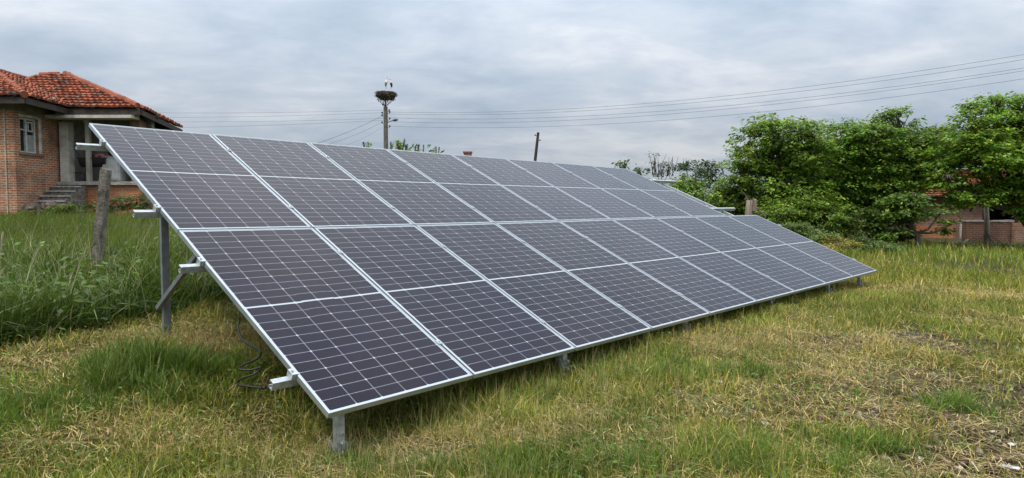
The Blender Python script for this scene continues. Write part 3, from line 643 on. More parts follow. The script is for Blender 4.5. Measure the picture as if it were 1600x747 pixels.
wf_ = empty('wire_fence', (pb[0], pb[1], gz(pb[0], pb[1])), 'slack rusty wire mesh strung from the leaning concrete post across the grass', 'wire fence')
fa = [at(-260, 300, 9.0), at(5, 354, 9.9), pb+d*.95, at(420, 290, 11.4), at(760, 300, 12.6), np.array([4.2, 14.5, 1.65]), top]
for frac in (.2, .5, .78, .98):
    pts = []
    for p in fa:
        zb = gz(p[0], p[1]); pts.append(np.array([p[0], p[1]-.09, zb+(1.35)*frac]))
    pth = []
    for a_, b_ in zip(pts[:-1], pts[1:]):
        for k in range(6): s_ = k/6; pth.append(a_+(b_-a_)*s_+np.array([0, 0, -.10*4*s_*(1-s_)*.5]))
    mb = MB(); mb.tube(pth+[pts[-1]], .0022, 4); rel(mb, wf_.location).build('strand', M['wire'], wf_)
mb = MB(); k = 0
for a_, b_ in zip(fa[:3], fa[1:4]):
    L = np.linalg.norm(b_[:2]-a_[:2]); nn = int(L/.14)
    for i in range(nn):
        for dr_ in (1, -1):
            s0 = i/nn; s1_ = min(max((i+dr_*6)/nn, 0), 1); p, q_ = a_+(b_-a_)*s0, a_+(b_-a_)*s1_
            h_ = 1.3*abs(s1_-s0)/(6/nn)
            mb.tube([(p[0], p[1]-.09, gz(p[0],p[1])+.05), (q_[0], q_[1]-.09, gz(q_[0],q_[1])+.05+h_)], .0011, 3, 0, False)
rel(mb, wf_.location).build('mesh', M['wire'], wf_)

# ------------------------------------------------------------------ stork pole, nest, storks
YS = 50.0
pbase = at(603, 228, YS); bx = pbase[0]; zb = gz(bx, YS); ztop = at(603, 167, YS)[2]
pole = empty('utility_pole', (bx, YS, zb), 'tall concrete utility pole carrying a stork nest on its steel tip', 'utility pole')
mb = MB(); mb.tube([(0,0,-.3), (0,0,ztop-zb)], [.20,.15], 12); mb.build('pole', M['pole'], pole)
mb = MB(); znest = at(603, 157, YS)[2]-zb; mb.tube([(0,0,ztop-zb-.1),(0,0,znest)], .05, 8)
for k in range(6): a = k*pi/3; mb.tube([(0,0,znest-.5),(.5*cos(a),.5*sin(a),znest)], .018, 5)
mb.build('nest_bracket', M['wire'], pole)
INS_R, INS_L = [], []
for (dx, py) in ((6,175),(6,185),(6,197),(-6,180),(-6,191),(-5,163),(5,172),(-6,176)):
    p = at(603+dx, py, YS)-np.array([bx, YS, zb]); mb = MB(); sgn = 1 if dx > 0 else -1
    mb.tube([(0,0,p[2]-.12),(p[0]*.9,0,p[2]-.12),(p[0],0,p[2]-.04)], .016, 5); mb.tube([(p[0],0,p[2]-.06),(p[0],0,p[2]),(p[0],0,p[2]+.06)], [.05,.065,.035], 8)
    mb.build('insulator', M['dark_wood'], pole)
mb = MB(); l0 = at(607,192,YS)-np.array([bx,YS,zb]); l1 = at(614,188,YS)-np.array([bx,YS,zb]); l2 = at(622,187,YS)-np.array([bx,YS,zb])
mb.tube([l0*np.array([.3,0,1]), l1], .03, 6); mb.tube([l1, (l1+l2)/2, l2], [.07,.11,.05], 8); mb.build('lamp_arm', M['wire'], pole)
nz_ = at(603, 149, YS); mb = MB(); rr = random.Random(12)
for k in range(900):
    a = rr.uniform(0, 2*pi); r = .74*math.sqrt(rr.random()); z = rr.uniform(-.30, .22); r *= (1.0 if z > -.05 else 1.0+(z+.05)*1.9)
    c_ = np.array([r*cos(a), r*sin(a), z-.0]); a2 = a+pi/2+rr.uniform(-.7, .7); L = rr.uniform(.12, .32); dv = np.array([cos(a2), sin(a2), rr.uniform(-.35,.25)])*L
    mb.tube([c_-dv, c_+dv], rr.uniform(.008,.017), 4, 0, False)
for k in range(60):
    a = rr.uniform(0, 2*pi); c_ = np.array([.6*cos(a), .6*sin(a), -.2]); mb.tube([c_, c_+np.array([rr.uniform(-.1,.1), 0, -rr.uniform(.1,.35)])], .009, 4, 0, False)
prof = [(.15,-.32),(.55,-.2),(.7,0),(.66,.16),(.4,.1),(.0,.05)]
vs = [(r*cos(2*pi*k/16), r*sin(2*pi*k/16), z) for r, z in prof for k in range(16)]
mb.add(vs, [(i*16+k, i*16+(k+1) % 16, (i+1)*16+(k+1) % 16, (i+1)*16+k) for i in range(5) for k in range(16)])
o = mb.build('stork_nest', M['stick']); o.location = tuple(nz_); tag(o, 'broad shaggy stick nest on top of the concrete utility pole', 'nest')
def stork(px, pyf, hgt, face, dark, label, tilt=0):
    p = at(px, pyf, YS); s_ = hgt; wh = (.62,.60,.56); bk = (.025,.025,.03) ; rd = (.35,.07,.03); bd = (.20,.17,.14) if not dark else bk
    pts = [(-.10,0,.08),(-.09,0,.20),(-.05,0,.38),(.0,0,.52),(.04,0,.62),(.05,0,.72),(.035,0,.82),(.03,0,.89),(.06,0,.945),(.10,0,.945),(.16,0,.93),(.30,0,.88)]
    rad = [.02,.075,.125,.12,.085,.05,.036,.033,.045,.042,.020,.005]
    cols = [bk, bd, bd, bd if dark else wh, wh, wh, wh, wh, wh, wh, rd, rd]
    mb = MB(); P = [np.array([x*cos(face)*s_, x*sin(face)*s_, z*s_]) for x, y, z in pts]; mb.tube(P, [r*s_ for r in rad], 10, 0, True, cols)
    o = mb.build('stork', M['feather'], None, True); o.location = tuple(p); tag(o, label, 'stork', 'storks standing in the nest')
    for q_ in (-.05, .05):
        lg = MB(); lg.tube([(-.02*s_, q_*s_, .28*s_), (.0, q_*s_, -.12*s_)], .011*s_, 5); lg.build('leg', M['cloth_red'], o)
stork(603.5, 137, .80, 1.2, False, 'pale brownish stork with raised head, left one in the nest')
stork(611, 138, .70, -2.4, True, 'dark winged stork with white neck, right one in the nest')
# leaning wooden pole
a_ = at(836, 252, 55.); a_[2] = gz(a_[0], a_[1])-.3; b_ = at(841, 207, 55.); dirv = (b_-at(836,252,55.)); dirv /= dirv[2]
a_ = b_-dirv*(b_[2]-gz(b_[0], b_[1])+.3)
wp = empty('wooden_pole', a_, 'dark leaning wooden pole rising beyond the middle of the array', 'utility pole')
mb = MB(); mb.tube([a_, b_], [.16,.11], 10); rel(mb, a_).build('pole', M['dark_wood'], wp)
mb = MB()
for f_ in (.96, .9): c_ = a_+(b_-a_)*f_; mb.tube([c_, c_+np.array([.22*(1 if f_ < .95 else -1),0,.05])], .02, 5); mb.tube([c_+np.array([.22*(1 if f_ < .95 else -1),0,.0]), c_+np.array([.22*(1 if f_ < .95 else -1),0,.12])], .05, 6)
rel(mb, a_).build('insulator', M['dark_wood'], wp)
# wires
def wire(p, q_, sag, r, label, group):
    pts = [p+(q_-p)*(k/24)+np.array([0,0,-4*sag*(k/24)*(1-k/24)]) for k in range(25)]
    mb = MB(); mb.tube(pts, r*.72, 4); o = mb.build('power_line', M['wire']); tag(o, label, 'power line', group)
NM = ['uppermost','second from the top','middle','second from the bottom','lowest']
for k, (p0, p1) in enumerate(((175,73),(178,81),(184,94),(190,98.5),(197,111))):
    p = at(606, p0, YS); e_ = at(1600, p1, 33.); q_ = p+(e_-p)*1.3; q_[2] += .9
    wire(p, q_, 1.5, .011, f'thin overhead wire running right from the nest pole, {NM[k]} of five', 'overhead wires right of the nest pole')
NM4 = ['uppermost','second from the top','third from the top','lowest']
for k, (p0, p1) in enumerate(((172,169),(176,176),(185,183),(188,192))):
    p = at(600, p0, YS); e_ = at(270, p1, 50.); q_ = p+(e_-p)*2.2
    wire(p, q_, .35, .010, f'thin level wire between the nest pole and the house, {NM4[k]} of four', 'level wires left of the nest pole')
for k, (p1x, p1y) in enumerate(((480,222),(500,222),(528,224))):
    p = at(597, (181, 191, 199)[k], YS); e_ = at(p1x, p1y, 40.); wire(p, p+(e_-p)*1.5, .3, (.016,.011,.008)[k], f'wire dropping steeply left from the nest pole, {["uppermost and thickest","middle","lowest"][k]} of three', 'wires dropping from the nest pole')

# ------------------------------------------------------------------ foliage
def leaves(cent, outw, n_per, size, base_col, var, droop, rng, flat=.5):
    """sprays of pointed leaves; cent (S,3), outw (S,3) outward directions"""
    S = len(cent); n = S*n_per
    c_ = np.repeat(cent, n_per, 0); o_ = np.repeat(outw, n_per, 0)
    ax = o_+rng.normal(0, .25, (n, 3)); ax[:, 2] = ax[:, 2]*flat-droop*rng.random(n); ax /= np.linalg.norm(ax, axis=1)[:, None]
    tpos = np.tile(np.linspace(0, 1, n_per), S)
    sidev = np.cross(ax, (0, 0, 1)); sidev /= np.linalg.norm(sidev, axis=1)[:, None]+1e-9
    sg = np.where(np.tile(np.arange(n_per), S) % 2 == 0, 1, -1)[:, None]*rng.uniform(.3, 1.1, (n, 1))
    p = c_+np.repeat(outw, n_per, 0)*(tpos*size*2.0)[:, None]+rng.normal(0, size*.35, (n, 3)); 
    d = ax*.75+sidev*sg; d[:, 2] -= droop*.7*rng.random(n); d /= np.linalg.norm(d, axis=1)[:, None]
    up = np.array([0, 0, 1.0])+rng.normal(0, .45, (n, 3)); w = np.cross(d, up); w /= np.linalg.norm(w, axis=1)[:, None]+1e-9
    s_ = size*rng.uniform(.65, 1.3, n)[:, None]; nrm = np.cross(w, d)
    V = np.stack([p, p+d*s_*.5+w*s_*.24-nrm*s_*.05, p+d*s_-np.array([0, 0, 1])*s_*.12, p+d*s_*.5-w*s_*.24-nrm*s_*.05], 1).reshape(-1, 3)
    Q = np.arange(n*4).reshape(-1, 4)
    sprayb = np.repeat(rng.normal(0, var, S), n_per); k = np.exp(sprayb+rng.normal(0, var*.6, n))
    hue = np.repeat(rng.normal(0, 1, S), n_per)*.12+rng.normal(0, .08, n)
    col = np.array(base_col)[None]*k[:, None]*np.stack([1+hue, np.ones(n), 1-hue*.5], 1)
    return V, Q, np.repeat(np.clip(col, .004, .5), 4, 0)
def crown_sprays(blobs, S, rng, shell=.55):
    vol = np.array([b[3]*b[4]*b[5] for b in blobs])**.75; K = max(len(blobs)*3, S//9); idx = rng.choice(len(blobs), K, p=vol/vol.sum())
    B = np.array(blobs)[idx]; d = rng.normal(0, 1, (K, 3)); d[:, 2] = d[:, 2]*.9+.12; d /= np.linalg.norm(d, axis=1)[:, None]
    lump = .60+.78*(vnoise(d[:, 0]*2.1+idx*7.1, d[:, 2]*2.1+d[:, 1]*1.7, 1.3, 3))
    r = (shell+(1-shell)*rng.random(K)**.6)*lump*.95*np.where(rng.random(K) < .07, 1.22, 1.0)
    cc_ = B[:, :3]+d*B[:, 3:6]*r[:, None]; k_ = rng.integers(0, K, S); m_ = B[k_, 3:6].mean(1)
    j = rng.normal(0, 1, (S, 3))*np.stack([m_*.20, m_*.20, m_*.085], 1)
    o_ = d[k_]*.6+j/np.maximum(np.linalg.norm(j, axis=1), 1e-6)[:, None]*np.array([.6, .6, .15])
    return cc_[k_]+j, o_*np.array([1, 1, .6])
def tree(name, label, cat, base_, blobs, S, n_per, size, col, seed, group=None, var=.38, droop=.35, trunk_r=.14, twigs=0, part='crown', shell=.5, stems=None):
    rng = np.random.default_rng(seed); base_ = np.array([base_[0], base_[1], gz(base_[0], base_[1])])
    root = empty(name, base_, label, cat, group)
    cent, outw = crown_sprays(blobs, S, rng, shell)
    ok = cent[:, 2] > base_[2]+.05; cent, outw = cent[ok], outw[ok]
    V, Q, cc = leaves(cent-base_, outw, n_per, size, col, var, droop, rng)
    np_mesh(part, V, quads=Q, col=cc, mat=M['leaf'], parent=root)
    mb = MB(); rr = random.Random(seed)
    bz = np.mean([b[:3] for b in blobs], 0)-base_; fork = np.array([bz[0]*.35, bz[1]*.35, max(.5, bz[2]*.45)])
    mb.tube([(0,0,-.15), (rr.uniform(-.05,.05),0,fork[2]*.5), fork], [trunk_r*1.15, trunk_r, trunk_r*.85], 8)
    for b_ in blobs:
        e_ = np.array(b_[:3])-base_; m_ = (fork+e_)/2+np.array([rr.uniform(-.2,.2), rr.uniform(-.2,.2), -.15])
        mb.tube([fork, m_, e_, e_+np.array([rr.uniform(-.3,.3)*b_[3], 0, .6*b_[5]])], [trunk_r*.55, trunk_r*.4, trunk_r*.25, trunk_r*.08], 6)
        for k in range(7):
            dv = np.array([rr.gauss(0,1), rr.gauss(0,1), rr.gauss(.3,.8)]); dv /= np.linalg.norm(dv); e2 = e_+dv*np.array(b_[3:6])*.85
            mb.tube([m_*.3+e_*.7, (e_+e2)/2+np.array([0,0,.1]), e2], [trunk_r*.2, trunk_r*.14, trunk_r*.05], 5, 0, False)
    for k in range(twigs):
        b_ = blobs[rr.randrange(len(blobs))]; e_ = np.array(b_[:3])-base_; dv = np.array([rr.gauss(0,.35), rr.gauss(0,.35), 1]); dv /= np.linalg.norm(dv); o_ = e_-np.array([0,0,b_[5]*.8])+np.array([rr.uniform(-1,1)*b_[3]*.7, 0, 0])
        mb.tube([o_, o_+dv*b_[5]*1.0+np.array([rr.uniform(-.05,.05),0,0]), o_+dv*b_[5]*1.9], [.020,.013,.005], 5, 0, False)
    mb.build('trunk', M['bark'], root)
    return root
def IB(lst, Y, dep=.9, rng=random.Random(3)):       # pixel ellipses -> solid blobs in metres at distance Y
    o = []
    for px, py, rx, ry in lst:
        y = Y+rng.uniform(-.5, .5); p = at(px, py, y); a_, c_ = rx*y/F, ry*y/F; o.append((p[0], p[1], p[2], a_*.93, max(a_, c_)*dep, c_*.93))
    return o
WAL = (.135,.215,.026)
T = 'trees along the field edge'
tree('walnut_tree', 'full round walnut tree at the left end of the tree row beside the array', 'tree', at(1222, 360, 24.3), IB([(1215,208,52,32),(1180,240,36,28),(1258,240,44,38),(1160,272,30,20),(1200,285,50,36),(1250,300,45,36),(1215,330,50,25),(1225,245,45,45)], 24.3), 3100, 9, .135, WAL, 21, T)
tree('walnut_tree', 'bright green walnut tree between the round one and the upright one', 'tree', at(1325, 365, 25.5), IB([(1322,215,42,30),(1300,250,40,36),(1350,250,38,40),(1325,290,48,38),(1300,325,42,30),(1360,315,38,34)], 25.3), 2500, 9, .135, (.130,.225,.026), 22, T)
tree('walnut_tree', 'upright loose topped tree directly right of the two walnuts', 'tree', at(1398, 370, 24.5), IB([(1405,190,36,20),(1380,215,34,24),(1435,215,30,24),(1460,212,26,16),(1400,245,46,32),(1440,260,40,34),(1390,285,46,32),(1408,318,36,26)], 24.4), 2300, 9, .13, (.120,.200,.024), 23, T, twigs=10)
tree('young_walnut_tree', 'small low dark leaved tree with bare trunk standing before the ruined shed', 'tree', at(1434, 386, 22.0), IB([(1398,345,22,20),(1420,322,24,18),(1404,360,18,12),(1466,338,20,15),(1488,350,14,11),(1425,310,20,16),(1388,326,18,18),(1425,345,22,18)], 22.0), 560, 8, .125, (.10,.165,.024), 24, T, trunk_r=.09)
tree('walnut_tree', 'tallest walnut tree at the right end overhanging the brick wall', 'tree', at(1615, 372, 22.8), IB([(1550,168,36,18),(1595,172,36,24),(1520,194,28,18),(1580,210,52,34),(1528,228,42,28),(1490,232,32,20),(1470,258,26,22),(1545,255,50,24),(1600,255,40,36),(1588,292,36,26),(1540,298,42,17),(1490,290,26,10),(1515,308,36,12),(1478,278,20,9),(1600,320,24,26),(1640,210,50,60)], 22.6), 4400, 9, .14, (.145,.240,.026), 25, T, trunk_r=.2, shell=.62)
tree('dark_tree', 'dense dark tree behind the row above the shed roof', 'tree', at(1470, 360, 31), IB([(1470,225,40,26),(1430,240,40,30),(1360,245,56,36)], 32.5), 1100, 8, .2, (.075,.13,.02), 26, T)
tree('dark_tree', 'dark leafy tree behind the gap between the two left walnuts', 'tree', at(1275, 350, 29), IB([(1275,250,44,34),(1300,290,60,40),(1240,300,60,40),(1340,300,60,44)], 29), 1300, 8, .2, (.065,.115,.019), 27, T)
B = 'bushes along the field edge'
tree('bush', 'low leafy bush at the foot of the left walnut tree', 'bush', at(1260, 352, 22.6), IB([(1250,330,34,20),(1290,338,36,22),(1215,335,28,18)], 22.6), 700, 8, .12, (.115,.18,.024), 31, B, trunk_r=.05, part='foliage', shell=.3)
tree('bush', 'scrubby dark bush under the second walnut tree', 'bush', at(1345, 366, 22.4), IB([(1330,345,34,20),(1370,352,30,22),(1390,365,22,14)], 22.4), 650, 8, .12, (.08,.125,.022), 32, B, trunk_r=.05, part='foliage', shell=.3, twigs=12)
tree('bush', 'mid green bush directly beyond the protruding rails', 'bush', at(1150, 330, 25), IB([(1155,298,28,20),(1125,303,24,16),(1165,320,30,22),(1130,325,36,18)], 25), 760, 8, .14, (.13,.20,.026), 33, B, trunk_r=.06, part='foliage', shell=.3)
tree('bush', 'low hedge like bush above the top right corner of the array', 'bush', at(1075, 320, 27), IB([(1060,290,40,14),(1095,300,44,20),(1050,305,50,18),(1110,320,50,16)], 27), 900, 8, .14, (.12,.19,.026), 34, B, trunk_r=.06, part='foliage', shell=.3)
tree('sparse_tree', 'thin young tree with see-through crown above the low bushes', 'tree', at(1095, 320, 28), IB([(1095,262,22,14),(1085,278,20,14),(1110,280,16,18),(1072,255,10,8)], 28), 170, 7, .16, (.042,.075,.022), 35, trunk_r=.06, twigs=10, shell=.2)
tree('sparse_tree', 'nearly bare twiggy sapling against the sky by the array corner', 'tree', at(1036, 320, 30), IB([(1022,258,12,20),(1045,262,14,18),(1034,268,12,12)], 30), 60, 6, .10, (.06,.08,.035), 36, trunk_r=.035, twigs=14, shell=.1)
tree('sapling', 'small sapling top peeking over the right end of the upper row', 'tree', at(975, 320, 19), IB([(978,256,9,4),(968,258,7,3),(1000,268,12,5),(980,275,14,8)], 19), 42, 7, .13, (.052,.09,.022), 37, 'saplings behind the array', trunk_r=.03, shell=.1)
for k, (px, bl, lab) in enumerate(((575, [(573,227,8,3),(568,226,5,2),(575,240,10,8)], 'small leafy sapling top left of the utility pole over the panels'),
        (618, [(612,226,9,6),(622,227,7,6),(632,222,5,5),(636,230,7,4),(618,240,16,8)], 'bushy sapling top just right of the utility pole over the panels'),
        (655, [(655,230,8,4),(650,232,7,3),(662,231,5,3),(655,245,14,8)], 'sapling top between two others over the third solar panel'),
        (682, [(681,233,6,3),(686,234,4,2),(680,248,10,8)], 'smallest sapling top, rightmost over the upper row'))):
    tree('sapling', lab, 'tree', at(px, 300, 15.), IB([(a,b+3,c*.7,d*.8) for a,b,c,d in bl], 15.), 16 if k != 1 else 30, 6, .13, (.085,.145,.022), 40+k, 'saplings behind the array', trunk_r=.025, shell=.1, droop=.7)
# weeds and shrubs before the tree row
W = 'weedy shrubs before the trees'
tree('weed_shrub', 'yellow flowering weed shrub on the field edge', 'shrub', at(1308, 386, 17.6), IB([(1312,380,22,9),(1292,387,14,6)], 17.6), 420, 7, .06, (.22,.19,.03), 51, W, trunk_r=.02, part='foliage', shell=.2)
tree('weed_shrub', 'pale green weed clump left of the yellow shrub', 'shrub', at(1262, 378, 18.5), IB([(1262,366,26,10),(1235,357,26,9),(1285,372,22,9)], 18.5), 620, 7, .07, (.095,.145,.025), 52, W, trunk_r=.02, part='foliage', shell=.2)
tree('weed_shrub', 'light green weed clump right of the yellow shrub', 'shrub', at(1345, 388, 18.5), IB([(1338,378,18,9),(1365,384,26,8),(1395,388,20,6)], 18.5), 520, 7, .07, (.090,.135,.028), 53, W, trunk_r=.02, part='foliage', shell=.2)
tree('weed_shrub', 'weedy growth against the foot of the low brick wall', 'shrub', at(1545, 392, 23.), IB([(1520,385,20,6),(1560,387,22,6),(1590,384,14,6),(1475,384,18,7)], 23.), 420, 7, .08, (.080,.115,.028), 54, W, trunk_r=.02, part='foliage', shell=.2)
tree('weed_shrub', 'rank weeds growing against the orange porch base', 'shrub', at(180, 330, 21.5), IB([(190,314,20,14),(155,324,22,7),(220,316,18,14),(118,327,18,6)], 21.6), 340, 7, .09, (.070,.100,.022), 55, W, trunk_r=.02, part='foliage', shell=.2)

tree('weed_shrub', 'grassy weeds growing along the crumbling rubble wall', 'shrub', at(60, 345, 20.4), IB([(45,338,22,8),(80,336,22,9),(105,328,16,10),(15,342,18,7)], 20.6), 420, 7, .09, (.11,.15,.028), 56, W, trunk_r=.02, part='foliage', shell=.2)
# ------------------------------------------------------------------ ruined shed, wall and post on the right
S0 = at(1450, 385, 30.); S0[2] = gz(S0[0], S0[1])
shed = empty('brick_shed', S0, 'low ruined brick shed with sagging clay tile roof behind the trees', 'shed')
xl, xd0, xd1, xr_ = at(1405,340,30.)[0], at(1535,340,30.)[0], at(1592,340,30.)[0], at(1680,340,30.)[0]; zt = at(1480,309,30.)[2]
mb = MB(); mb.box((xl,30,S0[2]-.3), (xd0,30.3,zt)); mb.box((xd1,30,S0[2]-.3), (xr_,30.3,zt)); mb.box((xl,30.3,S0[2]-.3), (xl+.3,34,zt)); mb.box((xr_-.3,30.3,S0[2]-.3), (xr_,34,zt)); mb.box((xl,34,S0[2]-.3),(xr_,34.3,zt))
rel(mb, S0).build('wall', M['brick_dull'], shed)
mb = MB(); mb.box((xl+.1,29.93,S0[2]-.2), (at(1488,370,30.)[0],29.997,at(1450,352,30.)[2])); rel(mb, S0).build('plinth', M['brick_orange'], shed)
mb = MB(); mb.box((xl-.2,29.85,S0[2]-.3), (at(1437,370,29.9)[0],29.92,at(1450,374,30.)[2])); mb.box((at(1500,370,29.9)[0],29.88,S0[2]-.2), (at(1512,370,29.9)[0],29.99,at(1450,350,30.)[2])); rel(mb, S0).build('plaster_patch', M['plaster'], shed)
mb = MB(); mb.box((xd0,31.5,S0[2]-.2), (xd1,31.55,zt)); rel(mb, S0).build('doorway', M['dark_void'], shed)
rtm, rdm = MB(), MB()
slope(rtm, rdm, [(xl-.3,29.6,zt-.02),(xr_+.3,29.6,zt+.02),(xr_+.3,32.6,zt+1.3),(xl-.3,32.6,zt+1.25)], 6)
slope(rtm, rdm, [(xr_+.3,34.8,zt),(xl-.3,34.8,zt),(xl-.3,32.6,zt+1.25),(xr_+.3,32.6,zt+1.3)], 7)
ro = rel(rtm, S0).build('roof', M['tile'], shed); rel(rdm, S0).build('roof_deck', M['dark_wood'], ro)
wa = at(1510,345,26.); wb = at(1584,345,26.); zw = wa[2]; z0 = gz(wa[0],26.)-.2
BW = np.array([wa[0], 26., z0]); bwall = empty('brick_wall', BW, 'short free-standing piece of old red brick wall with rough capping', 'wall')
mb = MB(); mb.box((wa[0],26,z0), (wb[0],26.26,zw-.05)); rel(mb, BW).build('wall', M['brick_dull'], bwall)
mb = MB(); rr = random.Random(8); x = wa[0]-.02
while x < wb[0]: l_ = rr.uniform(.18,.3); mb.box((x,25.97+rr.uniform(-.01,.01),zw-.047), (min(x+l_-.01, wb[0]+.03),26.29,zw+.01+rr.uniform(0,.02))); x += l_
rel(mb, BW).build('capping', M['concrete'], bwall)
mb = MB(); mb.box((wb[0]-.10,25.95,z0), (wb[0]+.02,25.997,zw-.06)); rel(mb, BW).build('end_pier', M['brick'], bwall)
wc = at(1700,350,28.); wd = at(1580,350,28.); mb = MB(); mb.box((wd[0],28,gz(wd[0],28)-.2), (wc[0],28.25,at(1590,349,28.)[2])); o = mb.build('brick_wall', M['brick_dull']); tag(o, 'longer low brick wall running out of view right of the short wall piece', 'wall')
pa = at(1541,392,25.3); pa[2] = gz(pa[0],25.3)-.1; pz = at(1541,322,25.3); mb = MB()
mb.tube([pa, (pa+pz)/2+np.array([.02,0,0]), pz], [.10,.09,.085], 8); o = mb.build('wooden_post', M['grey_wood'], None, True); tag(o, 'old wooden post standing before the short brick wall', 'post')
pl0, pl1 = at(1497,392,23.5), at(1511,374,24.3); mb = MB(); pl0[2] = gz(pl0[0],pl0[1])+.02; mb.obox(pl0, pl1-pl0, np.array([.09,0,0]), np.array([0,.03,.02])); o = mb.build('plank', M['grey_wood']); tag(o, 'pale plank leaning by the foot of the short brick wall', 'plank')
# small far house under the distant chimney
fh = at(730,248,62.); hz = gz(fh[0],62.); FH = np.array([fh[0],62.,hz])
farh = empty('far_house', FH, 'distant house hidden behind the array, only its chimney showing', 'house')
zr = at(730,246,62.)[2]-hz; mb = MB(); mb.box((-5,-3,-.3),(5,3,zr-1.9)); mb.build('wall', M['plaster_dull'], farh)
mb = MB(); mb.add([(-5.4,-3.5,zr-2.05),(5.4,-3.5,zr-2.05),(5.4,3.5,zr-2.05),(-5.4,3.5,zr-2.05),(-3,0,zr-.05),(3,0,zr-.05)], [(0,1,5,4),(2,3,4,5),(1,2,5),(3,0,4),(3,2,1,0)], 0, (.33,.11,.06)); mb.build('roof', M['tile'], farh)
mb = MB(); ch = at(731,237,62.)[2]-hz; mb.box((-.3,-.3,zr-.6),(.4,.4,ch-.12)); mb.box((-.36,-.36,ch-.117),(.46,.46,ch)); mb.build('chimney', M['brick_dull'], farh)

# ------------------------------------------------------------------ grass
def blades(x, y, h, w, lean, col, name, label, rng, seg=3, mat_=None, flat=False, wind=None, z=None):
    n = len(x); z = terrain(x, y) if z is None else z
    th_ = rng.uniform(0, 2*pi, n)
    if wind is not None: th_ = wind+rng.normal(0, .9, n)
    dv = np.stack([np.cos(th_), np.sin(th_), np.zeros(n)], 1)
    fa_ = th_+pi/2+rng.normal(0, .7, n); wv = np.stack([np.cos(fa_), np.sin(fa_), np.zeros(n)], 1)
    P0 = np.stack([x, y, z-.01], 1); rows = []
    prof = {3: (1.0, .85, .55), 2: (1.0, .7), 1: (1.0,)}[seg]
    ts = np.linspace(0, 1, seg+1)
    def cen(t):
        up = h*(t-lean*.42*t*t*np.clip(lean, 0, 1.2)); out = h*lean*(.25*t+.75*t*t)
        return P0+np.stack([np.zeros(n), np.zeros(n), up], 1)+dv*out[:, None]
    for k in range(seg):
        c_ = cen(ts[k]); rows += [c_-wv*(w*prof[k]*.5)[:, None], c_+wv*(w*prof[k]*.5)[:, None]]
    rows.append(cen(1.0)); m = 2*seg+1
    V = np.stack(rows, 1).reshape(-1, 3); b0 = np.arange(n)[:, None]*m
    Q = np.concatenate([b0+np.array([[2*k, 2*k+1, 2*k+3, 2*k+2]]) for k in range(seg-1)], 0) if seg > 1 else None
    T_ = b0+np.array([[2*seg-2, 2*seg-1, 2*seg]])
    o = np_mesh(name, V, quads=Q, tris=T_, col=np.repeat(col, m, 0), mat=mat_ or M['grass'])
    tag(o, label, kind='stuff'); return o
def scatter(n, r0, r1, p, rng, amin=R(-52), amax=R(50)):
    """radial density ~ r^-p per square metre"""
    u = rng.random(n); e = 2-p
    r = (r0**e+u*(r1**e-r0**e))**(1/e); a = rng.uniform(amin, amax, n)
    return r*np.sin(a), r*np.cos(a)
rng = np.random.default_rng(77)
def gcols(n, dryp, lushp, rng):
    """blade's own colour: fresh, yellowing or dead"""
    fresh = np.array([.190,.215,.024]); deep = np.array([.085,.122,.016]); yel = np.array([.320,.270,.050]); dead = np.array([.46,.34,.135])
    u = rng.random(n); k = rng.random((n, 1))
    c_ = fresh*k+deep*(1-k)
    c_ = np.where((u < .26+.45*dryp)[:, None], yel*(.75+.5*k), c_)
    c_ = np.where((u < .06+.48*dryp**1.3)[:, None], dead*(.7+.5*k), c_)
    c_ = np.where(((rng.random(n) < lushp*.75) & (u > .05))[:, None], np.array([.125,.190,.020])*(.7+.6*k), c_)
    return c_*np.exp(rng.normal(0, .22, (n, 1)))
def not_built(x, y):
    return ~((y > 20.9) & (x < -12.3) & (x > -25)) & ~((y > 25.9) & (x > 15))
# mown grass
x, y = scatter(560000, 2.4, 17, 1.3, rng); d_, s_, l_ = masks(x, y); ts_ = tall_side(x, y); dist = np.hypot(x, y)
keep = (ts_ < .12) & (rng.random(len(x)) > s_*.78) & (rng.random(len(x)) > .45*d_*(1-l_))
x, y, d_, l_, s_, dist = x[keep], y[keep], d_[keep], l_[keep], s_[keep], dist[keep]
h = (.035+.075*rng.random(len(x))**1.6)*(1+.7*l_)*(1+.02*dist)*(.30+1.5*fbm(x, y, 2.2, 61)); w = (.0030+.0034*rng.random(len(x)))*(1+.09*dist)
blades(x, y, h, w, rng.uniform(.15, 1.15, len(x)), gcols(len(x), d_, l_, rng)*(.55+.95*fbm(x, y, 2.4, 121))[:, None], 'mown_grass', 'short patchy mown grass across the field', rng, 3)
# far field
x, y = scatter(120000, 13, 60, 1.5, rng); d_, s_, l_ = masks(x, y); keep = (tall_side(x, y) < .2) & not_built(x, y) & (rng.random(len(x)) > s_*.7); x, y, d_, l_ = x[keep], y[keep], d_[keep], l_[keep]; dist = np.hypot(x, y)
h = (.08+.14*rng.random(len(x)))*(1+.012*dist)*(.7+.8*fbm(x, y, .7, 63)); w = (.006+.006*rng.random(len(x)))*(1+.05*dist)
blades(x, y, h, w, rng.uniform(.1, .9, len(x)), gcols(len(x), d_*.75, l_, rng)*np.array([1.05,1.05,1.0]), 'field_grass', 'lush grass of the farther field before the trees', rng, 2)
